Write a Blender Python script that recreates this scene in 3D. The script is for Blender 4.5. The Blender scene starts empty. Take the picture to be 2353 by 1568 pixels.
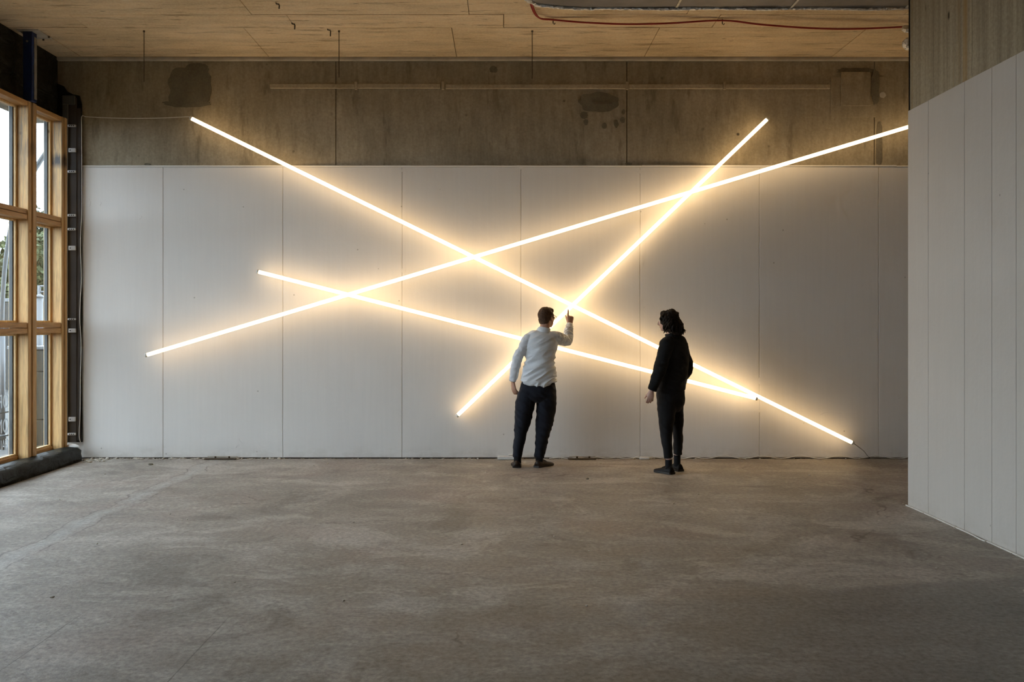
import bpy, bmesh, math, random
from mathutils import Vector, Matrix, noise
random.seed(7)
C = bpy.context.scene.collection
PI = math.pi

# ------------------------------------------------------------------ camera, sky, exposure
F = 2100.0            # focal length in pixels of the 2353 px wide frame
D = 10.74             # distance from the camera to the long wall
H = 1.6               # camera height
VX, VY = 1155.0, 742.0
cd = bpy.data.cameras.new('camera')
cam = bpy.data.objects.new('camera', cd)
C.objects.link(cam)
cd.sensor_width = 36.0
cd.lens = F / 2353.0 * 36.0
cd.shift_x = (2353 / 2 - VX) / 2353.0
cd.shift_y = -(1568 / 2 - VY) / 2353.0
cd.clip_end = 500
cam.location = (0, 0, H)
cam.rotation_euler = (PI / 2, 0, 0)
bpy.context.scene.camera = cam

world = bpy.data.worlds.new('overcast_sky')
bpy.context.scene.world = world
world.use_nodes = True
bgn = world.node_tree.nodes['Background']
bgn.inputs['Color'].default_value = (0.72, 0.86, 1.0, 1)
bgn.inputs['Strength'].default_value = 9.0
TUBE_STRENGTH = 6.5
TUBE_COLOR = (1.0, 0.69, 0.355)

sc = bpy.context.scene
sc.view_settings.view_transform = 'Standard'
sc.view_settings.look = 'None'
sc.view_settings.gamma = 1.0
sc.view_settings.use_curve_mapping = False
sc.view_settings.exposure = 0.0
sc.cycles.max_bounces = 6
sc.cycles.diffuse_bounces = 4
sc.cycles.glossy_bounces = 3
sc.cycles.use_adaptive_sampling = True
sc.cycles.adaptive_threshold = 0.08
sc.cycles.adaptive_min_samples = 16
sc.cycles.use_light_tree = False
sc.cycles.transparent_max_bounces = 12
sc.cycles.sample_clamp_indirect = 6.0
sc.cycles.caustics_reflective = False
sc.cycles.caustics_refractive = False


def P(px, py, d):
    """a point of the place seen at photo pixel (px, py), standing d metres in front of the camera"""
    return Vector(((px - VX) * d / F, d, H + (VY - py) * d / F))


# ------------------------------------------------------------------ materials
def new_mat(name):
    m = bpy.data.materials.new(name)
    m.use_nodes = True
    nt = m.node_tree
    return m, nt, nt.nodes['Principled BSDF']


def nd(nt, t, ins=None, **props):
    n = nt.nodes.new(t)
    for k, v in props.items():
        setattr(n, k, v)
    for k, v in (ins or {}).items():
        s = n.inputs[k]
        if hasattr(v, 'is_output') or isinstance(v, bpy.types.NodeSocket):
            nt.links.new(v, s)
        else:
            s.default_value = v
    return n


def ramp(nt, fac, stops, interp='LINEAR'):
    n = nt.nodes.new('ShaderNodeValToRGB')
    cr = n.color_ramp
    cr.interpolation = interp
    while len(cr.elements) < len(stops):
        cr.elements.new(0.5)
    for e, (p, c) in zip(cr.elements, stops):
        e.position = p
        e.color = (c[0], c[1], c[2], 1) if hasattr(c, '__len__') else (c, c, c, 1)
    nt.links.new(fac, n.inputs['Fac'])
    return n.outputs['Color']


def mixc(nt, fac, a, b, blend='MIX'):
    n = nt.nodes.new('ShaderNodeMix')
    n.data_type = 'RGBA'
    n.blend_type = blend
    for sock, v in ((n.inputs[0], fac), (n.inputs[6], a), (n.inputs[7], b)):
        if isinstance(v, bpy.types.NodeSocket):
            nt.links.new(v, sock)
        elif hasattr(v, '__len__'):
            sock.default_value = (v[0], v[1], v[2], 1)
        else:
            sock.default_value = v
    return n.outputs[2]


def math_n(nt, op, a, b=0.0, c=None, clamp=False):
    n = nt.nodes.new('ShaderNodeMath')
    n.operation = op
    n.use_clamp = clamp
    for i, v in enumerate((a, b) if c is None else (a, b, c)):
        if isinstance(v, bpy.types.NodeSocket):
            nt.links.new(v, n.inputs[i])
        else:
            n.inputs[i].default_value = v
    return n.outputs[0]


def coords(nt, scale=(1, 1, 1), src='Object', rot=(0, 0, 0)):
    tc = nt.nodes.new('ShaderNodeTexCoord')
    mp = nt.nodes.new('ShaderNodeMapping')
    mp.inputs['Scale'].default_value = scale
    mp.inputs['Rotation'].default_value = rot
    nt.links.new(tc.outputs[src], mp.inputs['Vector'])
    return mp.outputs['Vector']


def tex_noise(nt, vec, scale, detail=6, rough=0.55, dist=0.0):
    return nd(nt, 'ShaderNodeTexNoise', {'Vector': vec, 'Scale': scale, 'Detail': detail, 'Roughness': rough, 'Distortion': dist}).outputs['Fac']


def bump(nt, bsdf, height, strength=0.3, dist=0.01):
    b = nd(nt, 'ShaderNodeBump', {'Strength': strength, 'Distance': dist, 'Height': height})
    nt.links.new(b.outputs['Normal'], bsdf.inputs['Normal'])
    return b


def plain(name, col, rough=0.6, metal=0.0, var=0.12, nscale=8.0, bstr=0.15, spec=0.5, sc3=(1, 1, 1)):
    m, nt, b = new_mat(name)
    v = coords(nt, sc3)
    f = tex_noise(nt, v, nscale, 2)
    c = ramp(nt, f, [(0.3, [x * (1 - var) for x in col]), (0.7, [min(1, x * (1 + var)) for x in col])])
    nt.links.new(c, b.inputs['Base Color'])
    b.inputs['Roughness'].default_value = rough
    b.inputs['Metallic'].default_value = metal
    b.inputs['Specular IOR Level'].default_value = spec
    bump(nt, b, tex_noise(nt, v, nscale * 5, 1), bstr, 0.004)
    return m


def concrete(name, dark, mid, light, stretch=(1, 1, 1), speck=0.55, streak=0.5, speck_scale=(9, 9, 9), bstr=0.35, rough=0.85, stain=None):
    m, nt, b = new_mat(name)
    v = coords(nt)
    vs = coords(nt, stretch)
    big = tex_noise(nt, v, 0.9, 4, 0.6, 0.0)
    c = ramp(nt, big, [(0.28, dark), (0.52, mid), (0.75, light)])
    st = tex_noise(nt, vs, 3.0, 4, 0.65, 0.0)
    cs = ramp(nt, st, [(0.32, [x * 0.62 for x in mid]), (0.5, mid), (0.68, [min(1, x * 1.3) for x in mid])])
    c = mixc(nt, streak, c, cs, 'MIX')
    fine = tex_noise(nt, v, 40, 2, 0.7)
    c = mixc(nt, 0.35, c, ramp(nt, fine, [(0.3, 0.35), (0.7, 0.75)]), 'OVERLAY')
    # dark pits, clustered
    vsp = coords(nt, speck_scale)
    vo = nd(nt, 'ShaderNodeTexVoronoi', {'Vector': vsp, 'Scale': 1.0, 'Randomness': 1.0}).outputs['Distance']
    pit = ramp(nt, vo, [(0.05, 1.0), (0.11, 0.0)])
    clus = ramp(nt, tex_noise(nt, v, 1.3, 1), [(0.48, 0.0), (0.62, 1.0)])
    pm = math_n(nt, 'MULTIPLY', pit, clus)
    pm = math_n(nt, 'MULTIPLY', pm, speck)
    c = mixc(nt, pm, c, [x * 0.25 for x in dark])
    if stain:
        sv = coords(nt, stain[1])
        sn = ramp(nt, tex_noise(nt, sv, 2.2, 4, 0.7, 0.0), [(0.57, 0.0), (0.66, 1.0)])
        c = mixc(nt, math_n(nt, 'MULTIPLY', sn, stain[2]), c, stain[0])
    nt.links.new(c, b.inputs['Base Color'])
    b.inputs['Roughness'].default_value = rough
    b.inputs['Specular IOR Level'].default_value = 0.3
    hgt = math_n(nt, 'ADD', math_n(nt, 'MULTIPLY', fine, 0.4), math_n(nt, 'MULTIPLY', st, 0.8))
    bump(nt, b, hgt, bstr, 0.012)
    return m


M = {}
M['concrete_wall'] = concrete('concrete_wall', (.21, .178, .122), (.33, .285, .205), (.45, .395, .30), (5, 5, 0.8), 1.0, 0.35, (4.5, 4.5, 4.5), stain=((.15, .125, .085), (2.2, 2.2, .5), 0.55))
M['concrete_side'] = concrete('concrete_side', (.20, .175, .12), (.33, .285, .20), (.46, .40, .28), (4.5, 4.5, 0.08), 1.0, 0.85, (5, 5, 2.4), stain=((.40, .25, .08), (1.6, 1.6, .03), 0.65))
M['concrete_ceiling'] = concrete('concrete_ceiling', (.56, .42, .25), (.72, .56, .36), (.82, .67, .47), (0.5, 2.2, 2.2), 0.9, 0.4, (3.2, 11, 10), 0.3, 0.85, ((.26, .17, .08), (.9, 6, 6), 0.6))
M['mortar'] = concrete('mortar', (.14, .125, .09), (.17, .15, .11), (.21, .185, .14), (2, 2, 1), 0.2, 0.4)
M['mortar_pale'] = plain('mortar_pale', (.50, .46, .39), 0.9, 0, 0.2, 6, 0.5)
M['strip'] = concrete('cast_strip', (.34, .29, .21), (.40, .345, .25), (.46, .40, .30), (1, 1, 1), 0.5, 0.3)
M['groove'] = plain('groove', (.12, .10, .07), 0.95, 0, 0.2, 8)


def white_paint(name, col):
    m, nt, b = new_mat(name)
    v = coords(nt)
    big = tex_noise(nt, v, 1.1, 3, 0.6, 0.0)
    c = ramp(nt, big, [(0.3, [x * 0.95 for x in col]), (0.7, col)])
    vert = tex_noise(nt, coords(nt, (14, 14, 0.7)), 2.0, 2, 0.6)
    c = mixc(nt, 0.25, c, ramp(nt, vert, [(0.3, [x * 0.9 for x in col]), (0.7, col)]))
    vo = nd(nt, 'ShaderNodeTexVoronoi', {'Vector': coords(nt, (3.2, 3.2, 3.2)), 'Scale': 1.0}).outputs['Distance']
    pit = math_n(nt, 'MULTIPLY', ramp(nt, vo, [(0.018, 1.0), (0.035, 0.0)]), 0.55)
    c = mixc(nt, pit, c, (.2, .18, .15))
    # grubby band just above the floor
    sep = nd(nt, 'ShaderNodeSeparateXYZ', {'Vector': coords(nt)})
    low = nd(nt, 'ShaderNodeMapRange', {'Value': sep.outputs['Z'], 'From Min': 0.02, 'From Max': 0.16, 'To Min': 1.0, 'To Max': 0.0}).outputs[0]
    dn = ramp(nt, tex_noise(nt, coords(nt, (1, 1, 2)), 5.0, 3, 0.7), [(0.45, 0.0), (0.65, 1.0)])
    c = mixc(nt, math_n(nt, 'MULTIPLY', math_n(nt, 'MULTIPLY', low, dn), 0.3), c, (.45, .41, .35))
    nt.links.new(c, b.inputs['Base Color'])
    b.inputs['Roughness'].default_value = 0.6
    b.inputs['Specular IOR Level'].default_value = 0.3
    bump(nt, b, tex_noise(nt, v, 4.0, 4, 0.62, 0.0), 0.22, 0.02)
    return m


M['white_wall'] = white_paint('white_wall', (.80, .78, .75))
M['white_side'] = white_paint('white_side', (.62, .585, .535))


def floor_mat():
    m, nt, b = new_mat('floor_screed')
    v = coords(nt)
    big = tex_noise(nt, v, 0.55, 5, 0.65, 0.0)
    c = ramp(nt, big, [(0.30, (.165, .145, .122)), (0.48, (.275, .247, .212)), (0.68, (.41, .375, .33))])
    trow = tex_noise(nt, coords(nt, (0.9, 1.5, 1), rot=(0, 0, 0.35)), 1.8, 7, 0.72, 0.4)
    c = mixc(nt, 0.5, c, ramp(nt, trow, [(0.34, (.14, .122, .102)), (0.5, (.27, .243, .208)), (0.64, (.46, .425, .38))]))
    scuff = tex_noise(nt, coords(nt, (1.0, 1.25, 1), rot=(0, 0, -0.5)), 1.0, 8, 0.74, 0.7)
    c = mixc(nt, ramp(nt, scuff, [(0.53, 0.0), (0.60, 0.55)]), c, (.47, .435, .39))
    c = mixc(nt, ramp(nt, scuff, [(0.38, 0.55), (0.45, 0.0)]), c, (.135, .118, .10))
    red = ramp(nt, tex_noise(nt, v, 0.8, 2, 0.6), [(0.5, 0.0), (0.7, 0.35)])
    c = mixc(nt, red, c, (.30, .22, .185))
    # pale filled joint running towards the long wall, and lighter worn strip by the windows
    sep = nd(nt, 'ShaderNodeSeparateXYZ', {'Vector': v})
    wob = math_n(nt, 'MULTIPLY', math_n(nt, 'SUBTRACT', tex_noise(nt, v, 1.7, 3), 0.5), 0.35)
    xx = math_n(nt, 'ABSOLUTE', math_n(nt, 'ADD', math_n(nt, 'SUBTRACT', sep.outputs['X'], -3.33), wob))
    jm = nd(nt, 'ShaderNodeMapRange', {'Value': xx, 'From Min': 0.02, 'From Max': 0.12, 'To Min': 0.7, 'To Max': 0.0}).outputs[0]
    jn = ramp(nt, tex_noise(nt, v, 2.5, 4, 0.7), [(0.36, 0.1), (0.56, 0.95)])
    c = mixc(nt, math_n(nt, 'MULTIPLY', jm, jn), c, (.38, .375, .355))
    edge = math_n(nt, 'ABSOLUTE', math_n(nt, 'SUBTRACT', xx, 0.11))
    em = nd(nt, 'ShaderNodeMapRange', {'Value': edge, 'From Min': 0.0, 'From Max': 0.012, 'To Min': 0.85, 'To Max': 0.0}).outputs[0]
    c = mixc(nt, math_n(nt, 'MULTIPLY', em, jn), c, (.12, .105, .09))
    # older, darker slab in front of an oblique pour line
    ln = math_n(nt, 'SUBTRACT', sep.outputs['Y'], math_n(nt, 'MULTIPLY_ADD', sep.outputs['X'], 0.23, 5.02))
    ln = math_n(nt, 'ADD', ln, math_n(nt, 'MULTIPLY', wob, 0.5))
    dm = nd(nt, 'ShaderNodeMapRange', {'Value': ln, 'From Min': -0.05, 'From Max': 0.05, 'To Min': 1.0, 'To Max': 0.0}).outputs[0]
    rx = nd(nt, 'ShaderNodeMapRange', {'Value': sep.outputs['X'], 'From Min': -1.0, 'From Max': 2.2, 'To Min': 0.0, 'To Max': 0.6}).outputs[0]
    c = mixc(nt, math_n(nt, 'MULTIPLY', dm, rx), c, (.155, .145, .135))
    # cracks
    cw = math_n(nt, 'ABSOLUTE', math_n(nt, 'SUBTRACT', tex_noise(nt, v, 0.33, 6, 0.5), 0.53))
    cm = nd(nt, 'ShaderNodeMapRange', {'Value': cw, 'From Min': 0.0, 'From Max': 0.0035, 'To Min': 0.75, 'To Max': 0.0}).outputs[0]
    cm = math_n(nt, 'MULTIPLY', cm, ramp(nt, red, [(0.05, 0.0), (0.2, 1.0)]))
    c = mixc(nt, cm, c, (.10, .085, .07))
    # straight cuts left by the shuttering
    for lx, ly in ((-1.49, 5.1), (-2.31, 5.2)):
        ldx = math_n(nt, 'ABSOLUTE', math_n(nt, 'ADD', math_n(nt, 'SUBTRACT', sep.outputs['X'], lx), math_n(nt, 'MULTIPLY', wob, 0.05)))
        lm = nd(nt, 'ShaderNodeMapRange', {'Value': ldx, 'From Min': 0.001, 'From Max': 0.005, 'To Min': 0.7, 'To Max': 0.0}).outputs[0]
        ey = nd(nt, 'ShaderNodeMapRange', {'Value': sep.outputs['Y'], 'From Min': ly - .3, 'From Max': ly, 'To Min': 1.0, 'To Max': 0.0}).outputs[0]
        c = mixc(nt, math_n(nt, 'MULTIPLY', lm, ey), c, (.11, .10, .085))
    # grit and pits
    fine = tex_noise(nt, v, 30, 4, 0.7)
    c = mixc(nt, 0.7, c, ramp(nt, fine, [(0.3, 0.25), (0.7, 0.75)]), 'OVERLAY')
    vo = nd(nt, 'ShaderNodeTexVoronoi', {'Vector': coords(nt, (6, 6, 6)), 'Scale': 1.0}).outputs['Distance']
    pit = math_n(nt, 'MULTIPLY', ramp(nt, vo, [(0.04, 1.0), (0.08, 0.0)]), 0.5)
    c = mixc(nt, pit, c, (.11, .09, .075))
    nt.links.new(c, b.inputs['Base Color'])
    rg = ramp(nt, trow, [(0.3, 0.46), (0.7, 0.66)])
    nt.links.new(rg, b.inputs['Roughness'])
    b.inputs['Specular IOR Level'].default_value = 0.42
    hgt = math_n(nt, 'ADD', math_n(nt, 'MULTIPLY', fine, 0.35), tex_noise(nt, v, 6, 4, 0.68))
    bump(nt, b, hgt, 0.4, 0.014)
    return m


M['floor'] = floor_mat()


def wood(name, sc3, base=(.60, .37, .155), stains=False):
    m, nt, b = new_mat(name)
    v = coords(nt, sc3)
    f = tex_noise(nt, v, 3.0, 4, 0.6, 0.3)
    d = [x * 0.68 for x in base]
    l = [min(1, x * 1.22) for x in base]
    c = ramp(nt, f, [(0.3, d), (0.5, base), (0.72, l)])
    ring = tex_noise(nt, v, 14, 2, 0.5)
    c = mixc(nt, 0.3, c, ramp(nt, ring, [(0.35, 0.3), (0.65, 0.7)]), 'OVERLAY')
    kv = coords(nt, (3.0, 3.0, 2.6))
    vo = nd(nt, 'ShaderNodeTexVoronoi', {'Vector': kv, 'Scale': 1.0}).outputs['Distance']
    c = mixc(nt, ramp(nt, vo, [(0.03, 0.8), (0.075, 0.0)]), c, (.13, .065, .02))
    if stains:
        sep = nd(nt, 'ShaderNodeSeparateXYZ', {'Vector': coords(nt)})
        wv = tex_noise(nt, coords(nt, (22, 22, 1.6)), 2.0, 4, 0.7)
        # weathered grey towards the head
        hz = nd(nt, 'ShaderNodeMapRange', {'Value': sep.outputs['Z'], 'From Min': 2.6, 'From Max': 3.5, 'To Min': 0.0, 'To Max': 0.75}).outputs[0]
        wm = ramp(nt, wv, [(0.42, 0.0), (0.62, 1.0)])
        c = mixc(nt, math_n(nt, 'MULTIPLY', hz, wm), c, (.24, .19, .14))
        # scorched smudge
        dz = math_n(nt, 'ABSOLUTE', math_n(nt, 'SUBTRACT', sep.outputs['Z'], math_n(nt, 'MULTIPLY_ADD', wv, 0.12, 3.40)))
        sm = nd(nt, 'ShaderNodeMapRange', {'Value': dz, 'From Min': 0.03, 'From Max': 0.10, 'To Min': 1.0, 'To Max': 0.0}).outputs[0]
        far = nd(nt, 'ShaderNodeMapRange', {'Value': sep.outputs['Y'], 'From Min': 10.3, 'From Max': 10.4, 'To Min': 0.25, 'To Max': 0.95}).outputs[0]
        sm = math_n(nt, 'MULTIPLY', math_n(nt, 'MULTIPLY', sm, far), ramp(nt, wv, [(0.3, 0.35), (0.5, 1.0)]))
        c = mixc(nt, sm, c, (.06, .055, .055))
    nt.links.new(c, b.inputs['Base Color'])
    b.inputs['Roughness'].default_value = 0.5
    b.inputs['Specular IOR Level'].default_value = 0.35
    bump(nt, b, ring, 0.15, 0.004)
    return m


M['wood_v'] = wood('wood_upright', (10, 10, 0.6))
M['wood_stained'] = wood('wood_upright_weathered', (10, 10, 0.6), stains=True)
M['wood_h'] = wood('wood_rail', (10, 0.6, 10), (.52, .30, .12))
M['wood_bead'] = wood('wood_bead', (10, 10, 0.6), (.72, .50, .25))
M['gasket'] = plain('gasket', (.06, .06, .055), 0.5)
M['alu'] = plain('aluminium_spacer', (.55, .56, .56), 0.4, 0.6)


def glass_mat():
    m, nt, b = new_mat('window_glass')
    nt.nodes.remove(b)
    out = nt.nodes['Material Output']
    tr = nd(nt, 'ShaderNodeBsdfTransparent', {'Color': (.98, .99, .985, 1)})
    gl = nd(nt, 'ShaderNodeBsdfGlossy', {'Color': (1, 1, 1, 1), 'Roughness': 0.02})
    lw = nd(nt, 'ShaderNodeLayerWeight', {'Blend': 0.5})
    fr = math_n(nt, 'MULTIPLY_ADD', math_n(nt, 'POWER', lw.outputs['Facing'], 5.0), 0.9, 0.03)
    mx = nd(nt, 'ShaderNodeMixShader', {0: fr, 1: tr.outputs[0], 2: gl.outputs[0]})
    nt.links.new(mx.outputs[0], out.inputs['Surface'])
    return m


M['glass'] = glass_mat()
def letter_mat():
    mm, nt, b = new_mat('translucent_lettering')
    v = coords(nt)
    c = ramp(nt, tex_noise(nt, v, 6, 2), [(0.3, (.17, .175, .175)), (0.7, (.19, .195, .195))])
    nt.links.new(c, b.inputs['Base Color'])
    tr = nd(nt, 'ShaderNodeBsdfTranslucent', {'Color': c})
    mx = nd(nt, 'ShaderNodeMixShader', {0: 0.6, 1: b.outputs[0], 2: tr.outputs[0]})
    nt.links.new(mx.outputs[0], nt.nodes['Material Output'].inputs['Surface'])
    return mm


M['letter'] = letter_mat()
M['membrane'] = None


def membrane_mat():
    m, nt, b = new_mat('black_membrane')
    v = coords(nt)
    f = tex_noise(nt, v, 2.5, 5, 0.6, 1.0)
    c = ramp(nt, f, [(0.3, (.008, .009, .007)), (0.7, (.020, .021, .017))])
    nt.links.new(c, b.inputs['Base Color'])
    b.inputs['Roughness'].default_value = 0.5
    b.inputs['Specular IOR Level'].default_value = 0.22
    bump(nt, b, math_n(nt, 'ADD', tex_noise(nt, coords(nt, (1, 1, 2.5)), 3.5, 4, 0.5, 1.5), math_n(nt, 'MULTIPLY', tex_noise(nt, v, 30, 4), 0.08)), 0.7, 0.05)
    return m


M['membrane'] = membrane_mat()
M['blue_steel'] = plain('blue_painted_steel', (.012, .035, .13), 0.35, 0.2, 0.3, 6, 0.05)
M['steel'] = plain('bare_steel', (.42, .42, .40), 0.45, 0.8, 0.2, 12)
M['rust_steel'] = plain('rusty_steel', (.10, .075, .05), 0.7, 0.4, 0.3, 20)
M['profile_dark'] = plain('dark_profile', (.050, .040, .034), 0.6, 0.0, 0.2, 4, 0.1)
M['profile_grey'] = plain('grey_profile', (.10, .105, .10), 0.55, 0.0, 0.15, 4, 0.1)
M['bracket'] = plain('white_bracket', (.62, .62, .63), 0.5, 0.0, 0.1)
M['cable_white'] = plain('white_cable', (.78, .76, .72), 0.5, 0, 0.08, 20)
M['cable_grey'] = plain('grey_cable', (.30, .28, .25), 0.5, 0, 0.1, 20)
M['cable_red'] = plain('red_cable', (.36, .022, .022), 0.4, 0, 0.1, 20)
M['black_plastic'] = plain('black_plastic', (.02, .02, .02), 0.5)
M['plastic_white'] = plain('white_plastic', (.75, .74, .71), 0.5, 0, 0.08)
M['cap'] = plain('tube_end_cap', (.72, .70, .66), 0.5, 0.0, 0.05)


def foil_mat():
    m, nt, b = new_mat('crinkled_foil')
    b.inputs['Base Color'].default_value = (.80, .79, .77, 1)
    b.inputs['Metallic'].default_value = 0.6
    b.inputs['Roughness'].default_value = 0.4
    v = coords(nt)
    vo = nd(nt, 'ShaderNodeTexVoronoi', {'Vector': v, 'Scale': 28.0}).outputs['Distance']
    bump(nt, b, math_n(nt, 'ADD', vo, tex_noise(nt, v, 20, 5)), 0.9, 0.02)
    return m


M['foil'] = foil_mat()
M['duct'] = plain('duct_sheet', (.15, .145, .15), 0.5, 0.5, 0.15, 5, 0.3)


def tube_mat():
    m, nt, b = new_mat('lit_diffuser')
    b.inputs['Base Color'].default_value = (.9, .88, .84, 1)
    b.inputs['Emission Color'].default_value = (*TUBE_COLOR, 1)
    b.inputs['Emission Strength'].default_value = TUBE_STRENGTH
    return m


M['tube'] = tube_mat()


def cloth(name, col, rough=0.85, var=0.12, sheen=0.03, weave=420):
    m, nt, b = new_mat(name)
    v = coords(nt)
    f = tex_noise(nt, v, 5, 2, 0.6)
    c = ramp(nt, f, [(0.3, [x * (1 - var) for x in col]), (0.7, [min(1, x * (1 + var)) for x in col])])
    nt.links.new(c, b.inputs['Base Color'])
    b.inputs['Roughness'].default_value = rough
    b.inputs['Sheen Weight'].default_value = sheen
    b.inputs['Specular IOR Level'].default_value = 0.2
    bump(nt, b, tex_noise(nt, coords(nt, (1, 1, 2.2), rot=(0, .5, 0)), 14, 4, 0.55, 0.5), 0.45, 0.01)
    return m


M['shirt'] = cloth('pale_blue_shirt', (.72, .75, .78), 0.8, 0.05)
M['trousers'] = cloth('navy_trousers', (.011, .013, .020), 0.85, 0.2)
M['black_cloth'] = cloth('black_jacket_cloth', (.011, .012, .013), 0.9, 0.2)
M['black_trousers'] = cloth('black_trouser_cloth', (.009, .009, .010), 0.9, 0.2)
M['sock'] = cloth('black_sock', (.010, .010, .012), 0.9)
M['shoe_leather'] = plain('dark_brown_leather', (.030, .018, .012), 0.45, 0, 0.2, 14, 0.1, 0.25)
M['shoe_black'] = plain('black_leather', (.010, .009, .009), 0.55, 0, 0.2, 14, 0.1, 0.15)
M['sole'] = plain('dark_rubber', (.022, .018, .016), 0.7)


def skin_mat(name, col):
    m, nt, b = new_mat(name)
    v = coords(nt)
    c = ramp(nt, tex_noise(nt, v, 18, 5), [(0.3, [x * 0.88 for x in col]), (0.7, col)])
    nt.links.new(c, b.inputs['Base Color'])
    b.inputs['Roughness'].default_value = 0.5
    b.inputs['Subsurface Weight'].default_value = 0.08
    b.inputs['Subsurface Radius'].default_value = (.012, .004, .002)
    bump(nt, b, tex_noise(nt, v, 90, 4), 0.1, 0.002)
    return m


M['skin'] = skin_mat('skin', (.50, .27, .18))
M['skin_pale'] = skin_mat('skin_pale', (.56, .34, .26))
M['eye'] = plain('eye_white', (.6, .58, .55), 0.2)


def hair_mat(name, col):
    m, nt, b = new_mat(name)
    f = tex_noise(nt, coords(nt, (9, 9, 1.5)), 14, 5, 0.6)
    c = ramp(nt, f, [(0.3, [x * 0.5 for x in col]), (0.7, [min(1, x * 1.5) for x in col])])
    nt.links.new(c, b.inputs['Base Color'])
    b.inputs['Roughness'].default_value = 0.6
    b.inputs['Specular IOR Level'].default_value = 0.2
    bump(nt, b, f, 0.6, 0.01)
    return m


M['hair_brown'] = hair_mat('brown_hair', (.085, .045, .025))
M['hair_dark'] = hair_mat('dark_hair', (.011, .0065, .0045))
M['wire'] = plain('spectacle_wire', (.05, .045, .04), 0.3, 0.8)
M['stone'] = concrete('weathered_stone', (.050, .048, .040), (.062, .060, .052), (.076, .073, .064), (1, 1, 1), 0.3, 0.3)
M['tarmac'] = concrete('forecourt', (.035, .035, .035), (.045, .045, .043), (.055, .054, .052))
M['leaf'] = plain('leaf_green', (.034, .043, .012), 0.8, 0, 0.35, 3)
M['leaf_dark'] = plain('leaf_dark_green', (.014, .020, .008), 0.8, 0, 0.35, 3)
M['bark'] = plain('bark', (.06, .05, .04), 0.9, 0, 0.3, 8, 0.6)
M['paint_grey'] = plain('grey_painted_pole', (.030, .033, .034), 0.5, 0, 0.1)
M['paint_white'] = plain('pale_painted_metal', (.095, .10, .105), 0.5, 0, 0.05)
M['brick'] = plain('red_brick', (.050, .020, .013), 0.85, 0, 0.3, 12)
M['slate'] = plain('slate_roof', (.040, .038, .044), 0.7, 0, 0.2, 6)
M['render'] = plain('cream_render', (.075, .065, .048), 0.85)
M['fence'] = plain('grey_fence_boards', (.036, .034, .030), 0.8, 0, 0.2, 6, 0.3, 0.5, (12, 12, .6))
M['dark_glass'] = plain('dark_pane', (.03, .035, .04), 0.1)


# ------------------------------------------------------------------ mesh helpers
def link(name, me, mat=None, parent=None, smooth=False):
    o = bpy.data.objects.new(name, me)
    C.objects.link(o)
    if mat is not None and not me.materials:
        me.materials.append(mat)
    if parent is not None:
        o.parent = parent
    if smooth:
        me.polygons.foreach_set('use_smooth', [True] * len(me.polygons))
    return o


def from_bm(name, bm, mat=None, parent=None, smooth=False):
    bmesh.ops.recalc_face_normals(bm, faces=bm.faces)
    me = bpy.data.meshes.new(name)
    bm.to_mesh(me)
    bm.free()
    return link(name, me, mat, parent, smooth)


def add_box(bm, x0, x1, y0, y1, z0, z1):
    vs = [bm.verts.new(p) for p in ((x0, y0, z0), (x1, y0, z0), (x1, y1, z0), (x0, y1, z0), (x0, y0, z1), (x1, y0, z1), (x1, y1, z1), (x0, y1, z1))]
    for f in ((0, 3, 2, 1), (4, 5, 6, 7), (0, 1, 5, 4), (1, 2, 6, 5), (2, 3, 7, 6), (3, 0, 4, 7)):
        bm.faces.new([vs[i] for i in f])


def box(name, x0, x1, y0, y1, z0, z1, mat, parent=None, bev=0.0):
    bm = bmesh.new()
    add_box(bm, x0, x1, y0, y1, z0, z1)
    if bev:
        bmesh.ops.bevel(bm, geom=bm.edges[:], offset=bev, segments=1, affect='EDGES')
    return from_bm(name, bm, mat, parent)


def slab_poly(name, pts2, y0, y1, mat, parent=None, jitter=0.0):
    """an outline in (x, z) given thickness from y0 to y1"""
    bm = bmesh.new()
    a = [bm.verts.new((x, y0, z)) for x, z in pts2]
    b = [bm.verts.new((x, y1, z)) for x, z in pts2]
    bm.faces.new(a)
    bm.faces.new(b[::-1])
    n = len(a)
    for i in range(n):
        bm.faces.new((a[i], b[i], b[(i + 1) % n], a[(i + 1) % n]))
    return from_bm(name, bm, mat, parent)


def catmull(pts, sub=6):
    pts = [Vector(p) for p in pts]
    if len(pts) < 3:
        return [pts[0].lerp(pts[-1], i / sub) for i in range(sub + 1)]
    out = []
    for i in range(len(pts) - 1):
        p0 = pts[max(i - 1, 0)]
        p1, p2 = pts[i], pts[i + 1]
        p3 = pts[min(i + 2, len(pts) - 1)]
        for k in range(sub):
            t = k / sub
            out.append(0.5 * ((2 * p1) + (p2 - p0) * t + (2 * p0 - 5 * p1 + 4 * p2 - p3) * t * t + (3 * p1 - p0 - 3 * p2 + p3) * t ** 3))
    out.append(pts[-1])
    return out


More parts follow.
